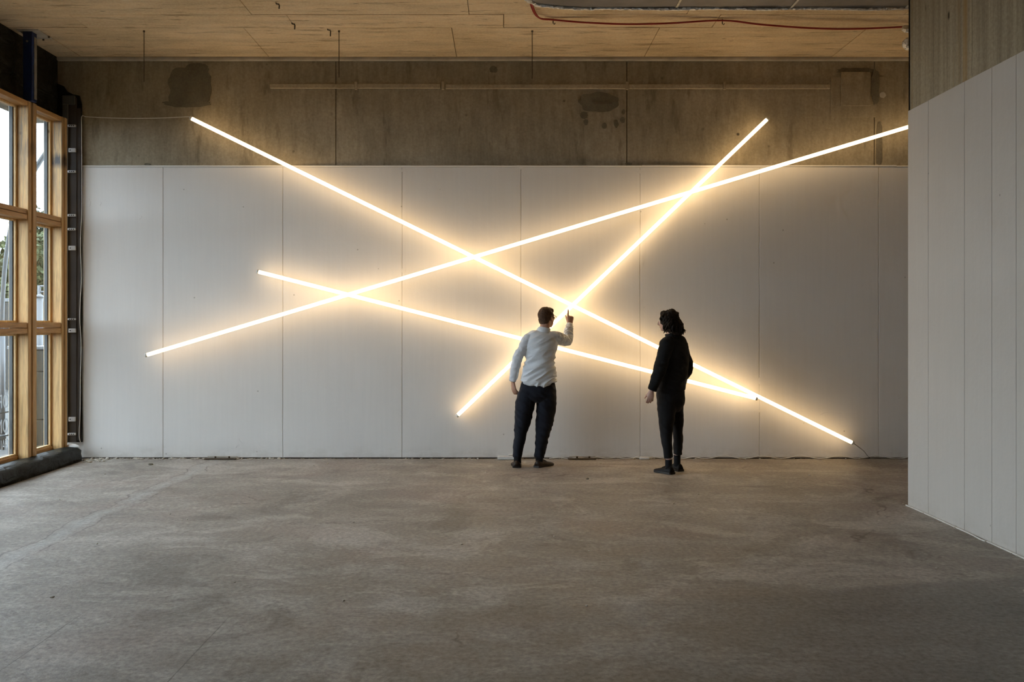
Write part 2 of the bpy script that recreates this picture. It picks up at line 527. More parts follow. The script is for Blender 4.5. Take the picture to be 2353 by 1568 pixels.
def add_tube(bm, pts, radii, n=10, ref=None, caps=True, sub=0):
    """tube through pts; radii: numbers or (a, b) pairs, a along ref and b across it"""
    pts = [Vector(p) for p in pts]
    if not hasattr(radii, '__len__'):
        radii = [radii] * len(pts)
    rr = [Vector((r[0], r[1], 0)) if hasattr(r, '__len__') else Vector((r, r, 0)) for r in radii]
    if sub:
        rr = catmull(rr, sub)
        pts = catmull(pts, sub)
    prev = Vector(ref) if ref is not None else None
    rings = []
    for i, p in enumerate(pts):
        t = (pts[min(i + 1, len(pts) - 1)] - pts[max(i - 1, 0)])
        if t.length < 1e-9:
            t = Vector((0, 0, 1))
        t.normalize()
        base = Vector(ref) if ref is not None else prev
        if base is None:
            base = Vector((0, 0, 1)) if abs(t.z) < 0.9 else Vector((1, 0, 0))
        u = base - t * base.dot(t)
        if u.length < 1e-4:
            u = t.orthogonal()
        u.normalize()
        if ref is None:
            prev = u.copy()
        w = t.cross(u)
        rings.append([bm.verts.new(p + u * (math.cos(a) * rr[i].x) + w * (math.sin(a) * rr[i].y)) for a in [2 * PI * k / n for k in range(n)]])
    for r0, r1 in zip(rings, rings[1:]):
        for k in range(n):
            bm.faces.new((r0[k], r0[(k + 1) % n], r1[(k + 1) % n], r1[k]))
    if caps:
        bm.faces.new(rings[0][::-1])
        bm.faces.new(rings[-1])


def tube(name, pts, radii, mat, parent=None, n=8, ref=None, sub=0):
    bm = bmesh.new()
    add_tube(bm, pts, radii, n, ref, True, sub)
    return from_bm(name, bm, mat, parent, True)


def add_ell(bm, c, r, rot=None, seg=20, rings=14):
    mtx = Matrix.Translation(Vector(c)) @ (rot.to_4x4() if rot else Matrix()) @ Matrix.Diagonal((r[0], r[1], r[2], 1))
    bmesh.ops.create_uvsphere(bm, u_segments=seg, v_segments=rings, radius=1.0, matrix=mtx)


def fuse(name, bm, voxel, mat, parent=None, smooth_it=4, disp=None, keep=True):
    """turn overlapping closed shapes into one continuous skin"""
    bmesh.ops.recalc_face_normals(bm, faces=bm.faces)
    me = bpy.data.meshes.new(name + '_raw')
    bm.to_mesh(me)
    bm.free()
    t = bpy.data.objects.new(name + '_raw', me)
    C.objects.link(t)
    r = t.modifiers.new('r', 'REMESH')
    r.mode = 'VOXEL'
    r.voxel_size = voxel
    if smooth_it:
        s = t.modifiers.new('s', 'SMOOTH')
        s.iterations = smooth_it
        s.factor = 0.5
    dg = bpy.context.evaluated_depsgraph_get()
    out = bpy.data.meshes.new_from_object(t.evaluated_get(dg))
    out.name = name
    bpy.data.objects.remove(t)
    bpy.data.meshes.remove(me)
    if disp:
        nor = [v.normal.copy() for v in out.vertices]
        for v, nn in zip(out.vertices, nor):
            v.co += nn * disp(v.co, nn)
    out.materials.clear()
    return link(name, out, mat, parent, True)


def empty(name, loc=(0, 0, 0)):
    o = bpy.data.objects.new(name, None)
    o.empty_display_size = 0.1
    C.objects.link(o)
    o.location = loc
    return o


def tag(o, label=None, cat=None, group=None, kind=None):
    for k, v in (('label', label), ('category', cat), ('group', group), ('kind', kind)):
        if v:
            o[k] = v
    return o


def struct(o, label=None):
    o['kind'] = 'structure'
    if label:
        o['label'] = label
    return o


def wx(px, d=D):
    return (px - VX) * d / F


def wz(py, d=D):
    return H + (VY - py) * d / F


CEIL = 4.72
XL = -5.24          # face of the membrane above the windows
XM = -5.05          # inner face of the timber mullions
XR = 3.538          # face of the side wall
YR = 7.98           # its far end
ZW = 3.45           # top of the white paint
YB = -4.0           # behind the camera
XE = 7.0

# ------------------------------------------------------------------ floor
fl = box('floor', -5.3, XE + .3, YB, D + .3, -0.25, 0.0, M['floor'])
struct(fl, 'worn patchy concrete screed floor with cracks and a pale filled joint')

# ------------------------------------------------------------------ long back wall
wb = box('wall_back', XL - .02, XE + .3, D + 0.045, D + 0.35, 0, CEIL + .2, M['groove'])
struct(wb, 'long wall of bare concrete above and white painted panels below')
bz = D + 0.022
cj = [XL - .02, wx(771), wx(1441), wx(2011), wx(2011) + 1.9, XE + .3]
for i in range(len(cj) - 1):
    box('concrete_panel', cj[i] + .004, cj[i + 1] - .004, bz, D + .05, ZW - .03, CEIL + .02, M['concrete_wall'], wb, 0.004)
box('plaster_backing', XL - .02, XE + .3, D + .007, D + .046, .014, ZW - .003, M['white_wall'], wb)
pj = [wx(190), wx(375), wx(650), wx(924), wx(1197), wx(1471), wx(1745), wx(2019), wx(2293), wx(2567), XE + .3]
for i in range(len(pj) - 1):
    box('white_panel', pj[i] + .003, pj[i + 1] - .003, D, D + .0075, 0.016, ZW - .022, M['white_wall'], wb, 0.003)
for a, b_, e in ((190, 1475, .0), (1475, 2060, .003), (2060, 2700, -.002)):
    box('paint_edge', wx(a), wx(b_), D - .007, D + .03, ZW - .018 + e, ZW + e, M['white_wall'], wb, 0.003)
# battens / cast ridge on the bare concrete
for a, b_, yy in ((620, 815, 0), (819, 1012, 0), (1024, 1438, 1), (1445, 1662, 1), (1668, 1908, 1)):
    box('cast_strip', wx(a), wx(b_), bz - .030, bz + .004, wz(203 + yy), wz(193 + yy), M['strip'], wb, 0.004)
for a in (818, 1018, 1441, 1665):
    box('strip_clip', wx(a - 3), wx(a + 3), bz - .036, bz + .004, wz(206), wz(188), M['strip'], wb, 0.002)


def blob(name, cx, cy, rx, ry, mat, th=0.006, sq=2.0, seed=1, rough=.09, n=40):
    pts = []
    for k in range(n):
        a = 2 * PI * k / n
        ca, sa = math.cos(a), math.sin(a)
        s = (abs(ca) ** sq + abs(sa) ** sq) ** (-1 / sq)
        s *= 1 + rough * noise.noise(Vector((ca * 2.2 + seed * 7.1, sa * 2.2, seed))) * 2 + rough * .5 * noise.noise(Vector((ca * 7 + seed, sa * 7, 3)))
        pts.append((wx(cx + rx * s * ca), wz(cy + ry * s * sa)))
    return slab_poly(name, pts, bz - th, bz + .003, mat, wb)


blob('mortar_patch', 435, 198, 48, 46, M['mortar'], .008, 3.5, 2)
blob('mortar_patch', 452, 158, 26, 14, M['mortar'], .006, 2.5, 3)
blob('mortar_patch', 430, 238, 56, 8, M['mortar'], .010, 2.0, 4, .15)
blob('mortar_patch', 1376, 234, 46, 22, M['mortar'], .008, 2.6, 5)
box('mortar_slot', wx(1362), wx(1406), bz - .012, bz, wz(238), wz(235), M['groove'], wb)
for cx, cy, rx, ry in ((1342, 264, 9, 8), (1347, 280, 5, 7), (1389, 288, 6, 7), (1417, 284, 5, 9), (1431, 275, 6, 7), (1433, 256, 4, 6)):
    blob('mortar_drip', cx, cy, rx, ry, M['mortar'], .005, 2.0, cx, .16, 18)
# squared filled opening at the right
box('infill_block', wx(1910), wx(2042), bz - .010, bz + .004, wz(269), wz(176), M['concrete_wall'], wb, .002)
box('infill_block', wx(1933), wx(2000), bz - .022, bz + .004, wz(243), wz(165), M['concrete_wall'], wb, .003)
blob('mortar_patch', 2012, 200, 9, 40, M['mortar'], .016, 3, 9, .12)
blob('mortar_patch', 1968, 162, 42, 7, M['mortar'], .006, 3, 10, .12)
blob('mortar_patch', 2022, 330, 7, 48, M['mortar'], .006, 3.5, 11, .1)
blob('mortar_drip', 2029, 218, 7, 7, M['mortar_pale'], .016, 2, 12, .1, 18)
blob('mortar_drip', 1134, 158, 9, 8, M['mortar'], .005, 2, 14, .15, 18)
blob('mortar_drip', 337, 377, 7, 3, M['mortar'], .008, 2, 15, .15, 18)
blob('mortar_drip', 1445, 376, 8, 3, M['mortar'], .008, 2, 16, .15, 18)

def scar(cx, cy, rx, ry, seed, th=.003):
    pts = []
    for k in range(20):
        a = 2 * PI * k / 20
        q = 1 + .5 * noise.noise(Vector((math.cos(a) * 1.6 + seed, math.sin(a) * 1.6, seed * 3.3)))
        pts.append((wx(cx + rx * q * math.cos(a)), wz(cy + ry * q * math.sin(a))))
    slab_poly('plaster_scar', pts, D - th, D + .002, M['white_wall'], wb)


for q in ((1910, 954, 26, 5, 1), (1740, 946, 9, 4, 2), (1747, 875, 5, 9, 3), (1198, 385, 6, 4, 4), (920, 392, 7, 4, 5), (452, 965, 26, 7, 6), (330, 950, 14, 4, 7), (202, 465, 6, 10, 8), (228, 468, 5, 5, 9), (520, 1018, 30, 12, 10), (926, 622, 5, 6, 11), (1475, 600, 3, 12, 12), (1470, 395, 5, 4, 13), (316, 500, 9, 5, 14), (1400, 960, 14, 3, 15), (1440, 985, 10, 3, 16)):
    scar(*q)

# pale strip under the ceiling
t1 = box('trim_1', XL, XE, D - .03, D + .05, wz(139.5), CEIL, M['mortar_pale'], None, .006)
struct(t1, 'pale mortar strip where the concrete wall meets the ceiling')

# ------------------------------------------------------------------ ceiling
ce = box('ceiling', -5.6, XE + .3, YB, D + .3, CEIL + .03, CEIL + .3, M['groove'])
struct(ce, 'bare cast concrete ceiling with the imprint of formwork boards, lit warm by the tubes')
rows = [D + .05, 9.66, 9.25, 8.5, 7.75, 7.0, 5.5, 4.0, 1.5, YB]
rng = random.Random(3)
for i in range(len(rows) - 1):
    y1, y0 = rows[i], rows[i + 1]
    off = (0.0, .55, .2, .8)[i % 4]
    x = -5.6
    step = 2.2 if y1 > 7 else 4.0
    x1 = -5.24 + off + .3
    while x < XE + .3:
        x1 = min(x1, XE + .3)
        dz = rng.uniform(-.003, .003)
        box('formwork_board', x + .003, x1 - .003, y0 + .0045, y1 - .0045, CEIL + dz, CEIL + .034, M['concrete_ceiling'], ce, .0015)
        x = x1
        x1 = x + step

# ------------------------------------------------------------------ side wall (right) and the hidden ends of the room
wr = box('wall_right', XR + .03, XE, YB, YR - .03, 0, CEIL + .03, M['concrete_side'])
struct(wr, 'side wall coming forward, white boards below and streaked concrete above')
cy = [YR, 6.9, 5.7, 4.5, 3.0, 1.0, YB]
for i in range(len(cy) - 1):
    box('concrete_panel', XR + .006, XR + .035, cy[i + 1] + .0015, cy[i] - .0015, ZW - .02, CEIL + .03, M['concrete_side'], wr, .0015)
sy = [YR] + [F * XR / (x - VX) for x in (2133, 2216, 2279, 2335)]
sy += [sy[-1] - .42 * k for k in range(1, 10)] + [YB]
for i in range(len(sy) - 1):
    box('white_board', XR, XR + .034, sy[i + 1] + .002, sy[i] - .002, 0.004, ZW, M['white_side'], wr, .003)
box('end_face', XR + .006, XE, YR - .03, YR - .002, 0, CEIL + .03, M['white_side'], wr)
w2 = box('wall_far_right', XE, XE + .3, YR - .1, D + .1, 0, CEIL + .2, M['white_wall'])
struct(w2, 'white wall closing the passage behind the side wall')
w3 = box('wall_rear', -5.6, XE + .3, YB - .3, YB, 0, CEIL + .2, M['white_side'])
struct(w3, 'white wall behind the viewer')

# ------------------------------------------------------------------ window wall (left)
GX = -5.21
ZH0, ZH1 = 3.912, 3.963
ZS = 0.165
RAILS = [(2.70, 2.81), (1.484, 1.602)]
PITCH = 0.74
NB = 9
wl = box('wall_left', XL - .30, XL - .02, YB, D + .1, ZH1 + .005, CEIL + .03, M['groove'])
struct(wl, 'lintel zone above the windows covered with black plastic membrane')
# wrinkled membrane sheets hung on it
for y0, y1 in ((9.80, D - .005), (8.4, 9.80), (6.2, 8.4), (3.2, 6.2), (YB, 3.2)):
    bm = bmesh.new()
    nx, nz = max(12, int((y1 - y0) * 28)), 26
    g = []
    for i in range(nx + 1):
        col = []
        for j in range(nz + 1):
            y = y0 + (y1 - y0) * i / nx
            z = ZH1 + (CEIL - ZH1) * j / nz
            s = math.sin(PI * j / nz) * min(1, (i + .3) / 3, (nx - i + .3) / 3)
            w = noise.noise(Vector((y * 2.1, z * 4.2 + y * 1.3, 2.0))) * .055 + abs(noise.noise(Vector((y * 3.7 - z * 4, z * 5.5, 8.0)))) * .045
            col.append(bm.verts.new((XL + .012 + s * w, y, z)))
        g.append(col)
    for i in range(nx):
        for j in range(nz):
            bm.faces.new((g[i][j], g[i + 1][j], g[i + 1][j + 1], g[i][j + 1]))
    from_bm('membrane_sheet', bm, M['membrane'], wl, True)

MUL0 = 9.73     # near face of the first whole mullion
MULW = 0.155


def window(n, ya, yb, stained, last=False):
    """one bay: glass between ya (near) and yb (far); its far upright belongs to it"""
    r = struct(empty('window_%d' % n, ((XM + GX) / 2, (ya + yb) / 2, ZS)), None)
    inv = Matrix.Translation(-r.location)

    def part(o):
        o.parent = r
        o.matrix_parent_inverse = inv
        return o
    wv = M['wood_stained'] if stained else M['wood_v']
    w = MULW if not last else .11
    part(box('mullion', GX - .05, XM, yb, yb + w * .45, ZS - .02, ZH1 + .002, wv, None, .004))
    part(box('mullion_cover', GX - .05, XM + .012, yb + w * .45 + .004, yb + w, ZS - .02, ZH1 + .002, wv, None, .006))
    part(box('head_rail', GX - .05, XM - .006, ya, yb, ZH0, ZH1, M['wood_h'], None, .004))
    part(box('sill_rail', GX - .05, GX + .055, ya, yb, ZS - .03, ZS + .02, M['wood_h'], None, .004))
    zz = [ZH0, RAILS[0][1], RAILS[0][0], RAILS[1][1], RAILS[1][0], ZS + .02]
    for k in (1, 3):
        top, bot = zz[k], zz[k + 1]
        mid = (top + bot) / 2
        part(box('transom', GX - .05, XM - .012, ya, yb, mid + .003, top, M['wood_h'], None, .004))
        part(box('transom', GX - .05, XM - .008, ya, yb, bot, mid - .003, M['wood_h'], None, .004))
    for k in (0, 2, 4):
        top, bot = zz[k], zz[k + 1]
        b = .022
        for (y0, y1, z0, z1) in ((yb - .035, yb, bot, top), (ya, ya + .035, bot, top), (ya + .035, yb - .035, top - b, top), (ya + .035, yb - .035, bot, bot + b)):
            part(box('glazing_bead', GX + .006, GX + .042, y0, y1, z0, z1, M['wood_bead'], None, .003))
        for (y0, y1, z0, z1) in ((yb - .050, yb - .034, bot, top), (ya + .034, ya + .050, bot, top)):
            part(box('gasket', GX - .02, GX + .018, y0, y1, z0, z1, M['gasket'], None, .002))
        part(box('pane', GX - .012, GX - .006, ya + .02, yb - .02, bot + .01, top - .01, M['glass']))
    return r


wins = []
w1 = window(1, 9.73 + MULW + .002, 10.47, True, True)
struct(w1, 'narrow timber window beside the white wall, weathered and scorched upright')
for k in range(NB):
    yb = MUL0 - k * PITCH
    ya = yb - (PITCH - MULW) + .002
    w = window(2 + k, ya, yb, k == 0)
    struct(w, 'timber window bay with two transoms' + (' and white letters on the lower pane' if k == 0 else ''))
    if k:
        w['group'] = 'further timber window bays'
    wins.append(w)
YW = MUL0 - (NB - 1) * PITCH - (PITCH - MULW)
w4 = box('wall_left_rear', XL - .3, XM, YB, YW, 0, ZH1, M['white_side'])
struct(w4, 'solid wall after the last window')
w5 = box('wall_left_base', XL - .12, -5.145, YW, 10.6, 0, ZS - .03, M['groove'])
struct(w5, 'low upstand under the windows')

# lettering on the lower pane, readable from outside
def lettering(txt, ytop, yright, zbase, h, sq, parent):
    cu = bpy.data.curves.new('lettering', 'FONT')
    cu.body = txt
    cu.size = 1.0
    cu.extrude = 0.0
    o = bpy.data.objects.new('lettering_raw', cu)
    C.objects.link(o)
    dg = bpy.context.evaluated_depsgraph_get()
    me = bpy.data.meshes.new_from_object(o.evaluated_get(dg))
    bpy.data.objects.remove(o)
    xs = [v.co.x for v in me.vertices]
    zs = [v.co.y for v in me.vertices]
    s = h / (max(zs) - min(zs))
    for v in me.vertices:
        x, z = (v.co.x - min(xs)) * s * sq, (v.co.y - min(zs)) * s
        v.co = Vector((GX - .0135, yright - x, zbase + z))
    ob = link('lettering', me, M['letter'])
    ob.parent = parent
    ob.matrix_parent_inverse = Matrix.Translation(-parent.location)
    return ob


for txt, py0, py1, sq in (('OR', 906, 938, .72), ('ON', 962, 995, .72), ('GAL', 1010, 1034, .62)):
    dd = 9.60
    lettering(txt, 0, 9.665, wz(py1, dd), wz(py0, dd) - wz(py1, dd), sq, wins[0])
for py in (948, 1002):
    ob = box('letter_rule', GX - .0145, GX - .0135, 9.45, 9.665, wz(py + 1.5, 9.6), wz(py - 1.5, 9.6), M['letter'])
    ob.parent = wins[0]
    ob.matrix_parent_inverse = Matrix.Translation(-wins[0].location)

# membrane-wrapped kerb along the foot of the windows
bm = bmesh.new()
prof = [(-5.14, .150), (-5.06, .158), (-4.99, .157), (-4.92, .150), (-4.885, .132), (-4.872, .095), (-4.868, .05), (-4.862, .0), (-5.14, 0.0)]
ring = []
yend = 10.62
ys = [YW + .05 + (6.5 - YW - .05) * i / 30 for i in range(30)] + [6.5 + (yend - 6.5) * i / 150 for i in range(151)]
for y in ys:
    e = min(1.0, max(0.0, (yend - y) / .10))
    e = math.sqrt(1 - (1 - e) ** 2)
    rr = []
    for k, (x, z) in enumerate(prof):
        w = 0
        if 1 <= k <= 6:
            w = abs(noise.noise(Vector((y * 2.6 + z * 14, z * 4 + x * 3, 1.0)))) * .03 + noise.noise(Vector((y * 9 + z * 26, x * 5, 4.0))) * .012
        cx = -5.02
        rr.append(bm.verts.new((cx + (x - cx) * (.75 + .25 * e) + (w if k >= 3 else 0), y, max(0, z * (.55 + .45 * e) + (w * .6 if 1 <= k <= 4 else 0)))))
    ring.append(rr)
for a, b_ in zip(ring, ring[1:]):
    for k in range(len(prof)):
        bm.faces.new((a[k], a[(k + 1) % len(prof)], b_[(k + 1) % len(prof)], b_[k]))
bm.faces.new(ring[0])
bm.faces.new(ring[-1][::-1])
kb = from_bm('membrane_kerb', bm, M['membrane'], None, True)
tag(kb, 'low black plastic-wrapped kerb along the foot of the timber windows', 'kerb')

# blue steel post over the mullion
bp = empty('steel_post', (wx(62, 9.73), 9.78, ZH1))


def child(o, p):
    o.parent = p
    o.matrix_parent_inverse = Matrix.Translation(-p.location)
    return o


child(box('post_shaft', -5.112, -5.012, 9.735, 9.835, ZH1 + .004, CEIL - .014, M['blue_steel'], None, .004), bp)
child(box('post_edge_strip', -5.012, -5.006, 9.775, 9.825, ZH1 + .03, CEIL - .06, M['steel'], None, .001), bp)
child(box('head_plate', -5.16, -4.93, 9.70, 10.0, CEIL - .014, CEIL - .002, M['mortar_pale'], None, .002), bp)
for dx, dy in ((-.045, -.02), (-.045, .15), (.06, .06)):
    child(tube('bolt', [(-5.0 + dx + .02, 9.75 + dy + .1, CEIL - .03), (-5.0 + dx + .02, 9.75 + dy + .1, CEIL - .012)], .011, M['rust_steel'], None, 6), bp)
child(tube('bolt', [(-5.065, 9.728, 4.60), (-5.065, 9.737, 4.60)], .012, M['steel'], None, 8), bp)
tag(bp, 'short dark blue steel post with head plate above the window mullion', 'post')

# dark edge profile where window wall meets the long wall
flap = [(131, 192), (148, 199), (156, 211), (170, 218), (184, 221), (189, 240), (190, 380), (188.5, 560), (189.5, 700), (188.5, 860), (190, 1016), (120, 1016), (120, 192)]
mf = slab_poly('membrane_flap', [(wx(a), wz(b_)) for a, b_ in flap], D - .022, D - .001, M['membrane'])
tag(mf, 'black membrane strip with a ragged top on the long wall beside the windows', 'membrane')
ep = empty('edge_profile', (wx(165), D - .05, wz(1018)))
yp0, yp1 = D - .050, D - .023
child(box('back_plate', wx(152), wx(179), yp1 - .010, yp1, wz(1016), wz(226), M['profile_dark'], None, .002), ep)
child(box('grey_flange', wx(148), wx(160), yp0, yp1 - .002, wz(1016), wz(223), M['profile_grey'], None, .002), ep)
child(box('grey_head', wx(148), wx(176), yp0 - .004, yp1 - .002, wz(242), wz(222), M['profile_grey'], None, .002), ep)
child(box('side_strip', wx(178), wx(188), yp1 - .006, yp1, wz(1012), wz(250), M['profile_dark'], None, .002), ep)
for py, hh in ((291, 5), (347, 9), (396, 5), (496, 5), (528, 5), (571, 10), (734, 4), (760, 9), (963, 10), (997, 5)):
    x0 = 160 if hh < 8 else 162
    br = child(box('clip', wx(x0), wx(178), yp0 - .002, yp1 - .008, wz(py + hh / 2), wz(py - hh / 2), M['bracket'], None, .002), ep)
    for q in ((0.25, .5, .75) if hh < 8 else (.25,)):
        xx = wx(x0 + (178 - x0) * q)
        sc_ = box('clip_hole', xx - .007, xx + .007, yp0 - .0035, yp0 - .001, wz(py + 1.2), wz(py - 1.2), M['black_plastic'])
        sc_.parent = br
tag(ep, 'tall dark channel profile with white clips between windows and white wall', 'profile')

# ------------------------------------------------------------------ light tubes
R_T = 0.021


def light_tube(p0, p1, off, label, joints):
    a = Vector((wx(p0[0], D - off), D - off, wz(p0[1], D - off)))
    b = Vector((wx(p1[0], D - off), D - off, wz(p1[1], D - off)))
    r = empty('light_tube', (a + b) / 2)
    d = (b - a).normalized()
    child(tube('diffuser', [a + d * .02, b - d * .02], R_T, M['tube'], None, 14), r)
    for q, s in ((a, 1), (b, -1)):
        child(tube('end_cap', [q, q + d * s * .022], R_T + .0015, M['cap'], None, 14), r)
    L = (b - a).length
    n = max(2, round(L / 1.6))
    for k in range(n):
        t = (k + .5) / n
        q = a.lerp(b, t)
        child(tube('standoff', [q + Vector((0, R_T * .6, 0)), Vector((q.x, D - .001 if q.z < ZW else bz - .001, q.z))], .006, M['plastic_white'], None, 6), r)
    tag(r, label, 'light tube')
    return a, b


LT = 'crossing light tubes on the long wall'
aA, bA = light_tube((437, 271), (1961, 1019), .165, 'longest falling light tube, from upper left below the dark mortar patch to lower right', 0)
light_tube((334, 817), (2190, 261), .212, 'gently rising light tube that runs behind the side wall', 0)
light_tube((590, 624), (1740, 916.5), .165, 'falling light tube from the left that ends against the longest tube', 0)
light_tube((1049, 957), (1765, 272), .118, 'steep light tube behind the standing person in the pale shirt', 0)

# ------------------------------------------------------------------ cables
def cable(name, pts, r, mat, label, cat='cable', sub=6, n=6):
    o = tube(name, pts, r, mat, None, n, None, sub)
    tag(o, label, cat)
    return o


yc = D - .012
pts = [aA, P(432, 268.5, D - .07), P(400, 270, D - .02), P(360, 271.5, D - .006), P(300, 272, D - .004), P(250, 271, D - .004), P(200, 268.5, D - .028), P(188, 268, D - .032)]
pts += [P(x, y, D - .034) for x, y in ((187.5, 300), (188, 380), (188, 480), (186, 530), (185, 570), (187, 640), (184, 700), (183.5, 740), (186.5, 790), (185, 870), (184, 950), (182, 1000), (185, 1017))]
cable('power_cable', pts, .0042, M['cable_white'], 'thin white cable from the longest tube across the concrete and down beside the windows')
pts = [bA, P(1972, 1027, D - .08), P(1985, 1037, D - .05), P(1996, 1050, D - .025), Vector((wx(2006), D - .035, .008)), Vector((wx(2030), D - .03, .008)), Vector((wx(2060), D - .04, .008)), Vector((wx(2120), D - .03, .008))]
cable('power_cable', pts, .0045, M['cable_grey'], 'grey cable dropping from the lower right end of the longest tube')
rng = random.Random(11)
pts = []
for i, px in enumerate(range(1262, 2140, 22)):
    lift = (.004, .012, .035, .02)[i % 4] if px > 1590 else .004 + .01 * (i % 2)
    pts.append(Vector((wx(px), D - .028 - .010 * math.sin(i * .9), .0055 + lift)))
cable('power_cable', pts, .0045, M['cable_white'], 'loose white cable looping along the foot of the long wall')
pts = []
for px, py in ((2082, 1163), (2096, 1168), (2110, 1172), (2135, 1184), (2162, 1198), (2180, 1206), (2196, 1207), (2206, 1217), (2230, 1230), (2255, 1243), (2275, 1250), (2300, 1254), (2318, 1268), (2353, 1286), (2420, 1318)):
    d = H * F / (py - VY)
    pts.append(Vector((min(wx(px, d), XR - .012), d, .0065)))
cable('floor_cable', pts, .0065, M['cable_white'], 'white cable lying on the floor along the side wall')

for k, dz in ((0, 0.0), (1, .010)):
    zc = CEIL - .012 - dz
    def cc(px, py, sag):
        d = (zc - sag - H) * F / (VY - py)
        return Vector((wx(px, d) , d + k * .012, zc - sag))
    pts = [cc(1216 + k * 4, -40, .02), cc(1218 + k * 4, 0, .02), cc(1222 + k * 4, 18, .03), cc(1232 + k * 3, 36, .03), cc(1246, 43, .02), cc(1271, 45, .004), cc(1340, 51, .03), cc(1440, 55, .05 + k * .02), cc(1540, 53, .04), cc(1660, 46.5, .004), cc(1750, 56, .04 + k * .015), cc(1860, 64, .06), cc(1960, 66, .06), cc(2083, 61, .03), cc(2150, 58, .03)]
    cable('red_cable', pts, .0078, M['cable_red'], ('upper' if k == 0 else 'lower') + ' of two twisted red cables strung along the concrete ceiling')
for px, py, lab in ((1271, 45, 'small black cable hook on the ceiling at the bend of the red cables'), (1660, 46, 'small black cable hook on the ceiling midway along the red cables')):
    d = (CEIL - H - .01) * F / (VY - py)
    x = wx(px, d)
    o = tube('cable_hook', [(x, d, CEIL - .001), (x, d, CEIL - .05), (x + .012, d, CEIL - .06), (x + .02, d, CEIL - .045)], .005, M['black_plastic'], None, 6)
    tag(o, lab, 'hook')

# threaded rods and old hooks in the ceiling
for px, y0, y1, lab in ((331, 70, 188, 'thin steel rod hanging from the ceiling near the windows'), (779, 70, 178, 'thin steel rod hanging from the ceiling above the concrete joint'), (1223, 70, 181, 'thin steel rod hanging from the ceiling below the red cable bend')):
    d = (CEIL - H) * F / (VY - y0)
    x = wx(px, d)
    r = empty('threaded_rod', (x, d, CEIL))
    child(tube('rod', [(x, d, CEIL - .001), (x, d, wz(y1, d))], .0042, M['rust_steel'], None, 6), r)
    child(tube('nut', [(x, d, CEIL - .018), (x, d, CEIL - .002)], .011, M['rust_steel'], None, 6), r)
    tag(r, lab, 'rod')
for px, py, ln, lab in ((639, 6, .03, 'dark metal tie in the ceiling nearest the top edge of the photo'), (675, 52, .04, 'dark metal tie in the ceiling beside a grey streak'), (757, 66, .05, 'bent dark metal tie in the ceiling next to the middle rod')):
    d = (CEIL - H) * F / (VY - py)
    x = wx(px, d)
    o = tube('ceiling_tie', [(x - .02, d, CEIL - .002), (x - .018, d, CEIL - .012), (x + .008, d, CEIL - .016), (x + .012, d, CEIL - .03), (x + .01, d, CEIL - .03 - ln)], .0065, M['rust_steel'], None, 6)
    tag(o, lab, 'tie')

# foil-edged duct under the ceiling
yd1 = .78 * D
zd = H + (VY - 18) * yd1 / F
dx0, dx1 = wx(1338, yd1), XE - .2
du = empty('air_duct', ((dx0 + dx1) / 2, yd1 - .3, zd))
bm = bmesh.new()
y0 = yd1 - .62
out2 = [(dx0, yd1), (dx1, yd1 - .01), (dx1, y0), (dx0 - .75, y0), (dx0 - .42, yd1 - .10), (dx0 - .16, yd1 - .025)]
lo = [bm.verts.new((x, y, zd)) for x, y in out2]
hi = [bm.verts.new((x, y, zd + .16)) for x, y in out2]
bm.faces.new(lo)
bm.faces.new(hi[::-1])
for i in range(len(lo)):
    bm.faces.new((lo[i], hi[i], hi[(i + 1) % len(lo)], lo[(i + 1) % len(lo)]))
child(from_bm('duct_body', bm, M['duct']), du)
bm = bmesh.new()
ep_ = [Vector((dx0 - .70, yd1 - .50, zd - .004)), Vector((dx0 - .42, yd1 - .09, zd - .004)), Vector((dx0 - .16, yd1 - .018, zd - .004)), Vector((dx0, yd1 + .006, zd - .004))]
k = 1
while dx0 + k * .25 < dx1:
    ep_.append(Vector((dx0 + k * .25, yd1 + .004, zd - .004 + .004 * math.sin(k * 1.7))))
    k += 1
fine = []
for a, b_ in zip(ep_, ep_[1:]):
    m_ = max(2, int((b_ - a).length / .02))
    fine += [a.lerp(b_, i / m_) for i in range(m_)]
add_tube(bm, fine, [.018 + .006 * noise.noise(p * 14) + .004 * noise.noise(p * 40) for p in fine], 8)
child(from_bm('foil_edge', bm, M['foil'], None, True), du)
for k in range(4):
    x = dx0 + .35 + 1.05 * k
    child(tube('hanger', [(x, yd1 - .08, zd + .15), (x, yd1 - .08, CEIL)], .006, M['steel'], None, 6), du)
    child(box('joint_flange', x + .5, x + .52, y0 + .01, yd1 - .012, zd - .006, zd, M['steel']), du)
tag(du, 'grey sheet metal air duct with a bright foil edge under the ceiling', 'duct')

# foil-wrapped duct ends peeping from behind the side wall
for px, py, rr, d, lab in ((2084, 101, .105, 9.0, 'larger crumpled foil duct end peeping from behind the side wall'), (2082, 66, .06, 8.9, 'smaller crumpled foil duct end under the red cables at the side wall')):
    c = P(px, py, d)
    bm = bmesh.new()
    add_tube(bm, [c + Vector((-.035 + .03 * k, .0, 0)) for k in range(14)], [rr * .35, rr * .55, rr * .62] + [rr * (.6 + .05 * (k % 2)) for k in range(11)], 18)
    bmesh.ops.subdivide_edges(bm, edges=bm.edges[:], cuts=1)
    for v in bm.verts:
        v.co += Vector((noise.noise(v.co * 26), noise.noise(v.co * 26 + Vector((9, 0, 0))), noise.noise(v.co * 26 + Vector((0, 9, 0))))) * .012
    o = from_bm('foil_duct', bm, M['foil'], None, True)
    r = empty('flexible_duct', (c.x + .15, d, c.z))
    child(o, r)
    child(tube('strap', [(c.x + .2, d, c.z + rr * .55), (c.x + .2, d, CEIL)], .005, M['steel'], None, 6), r)
    tag(r, lab, 'duct')

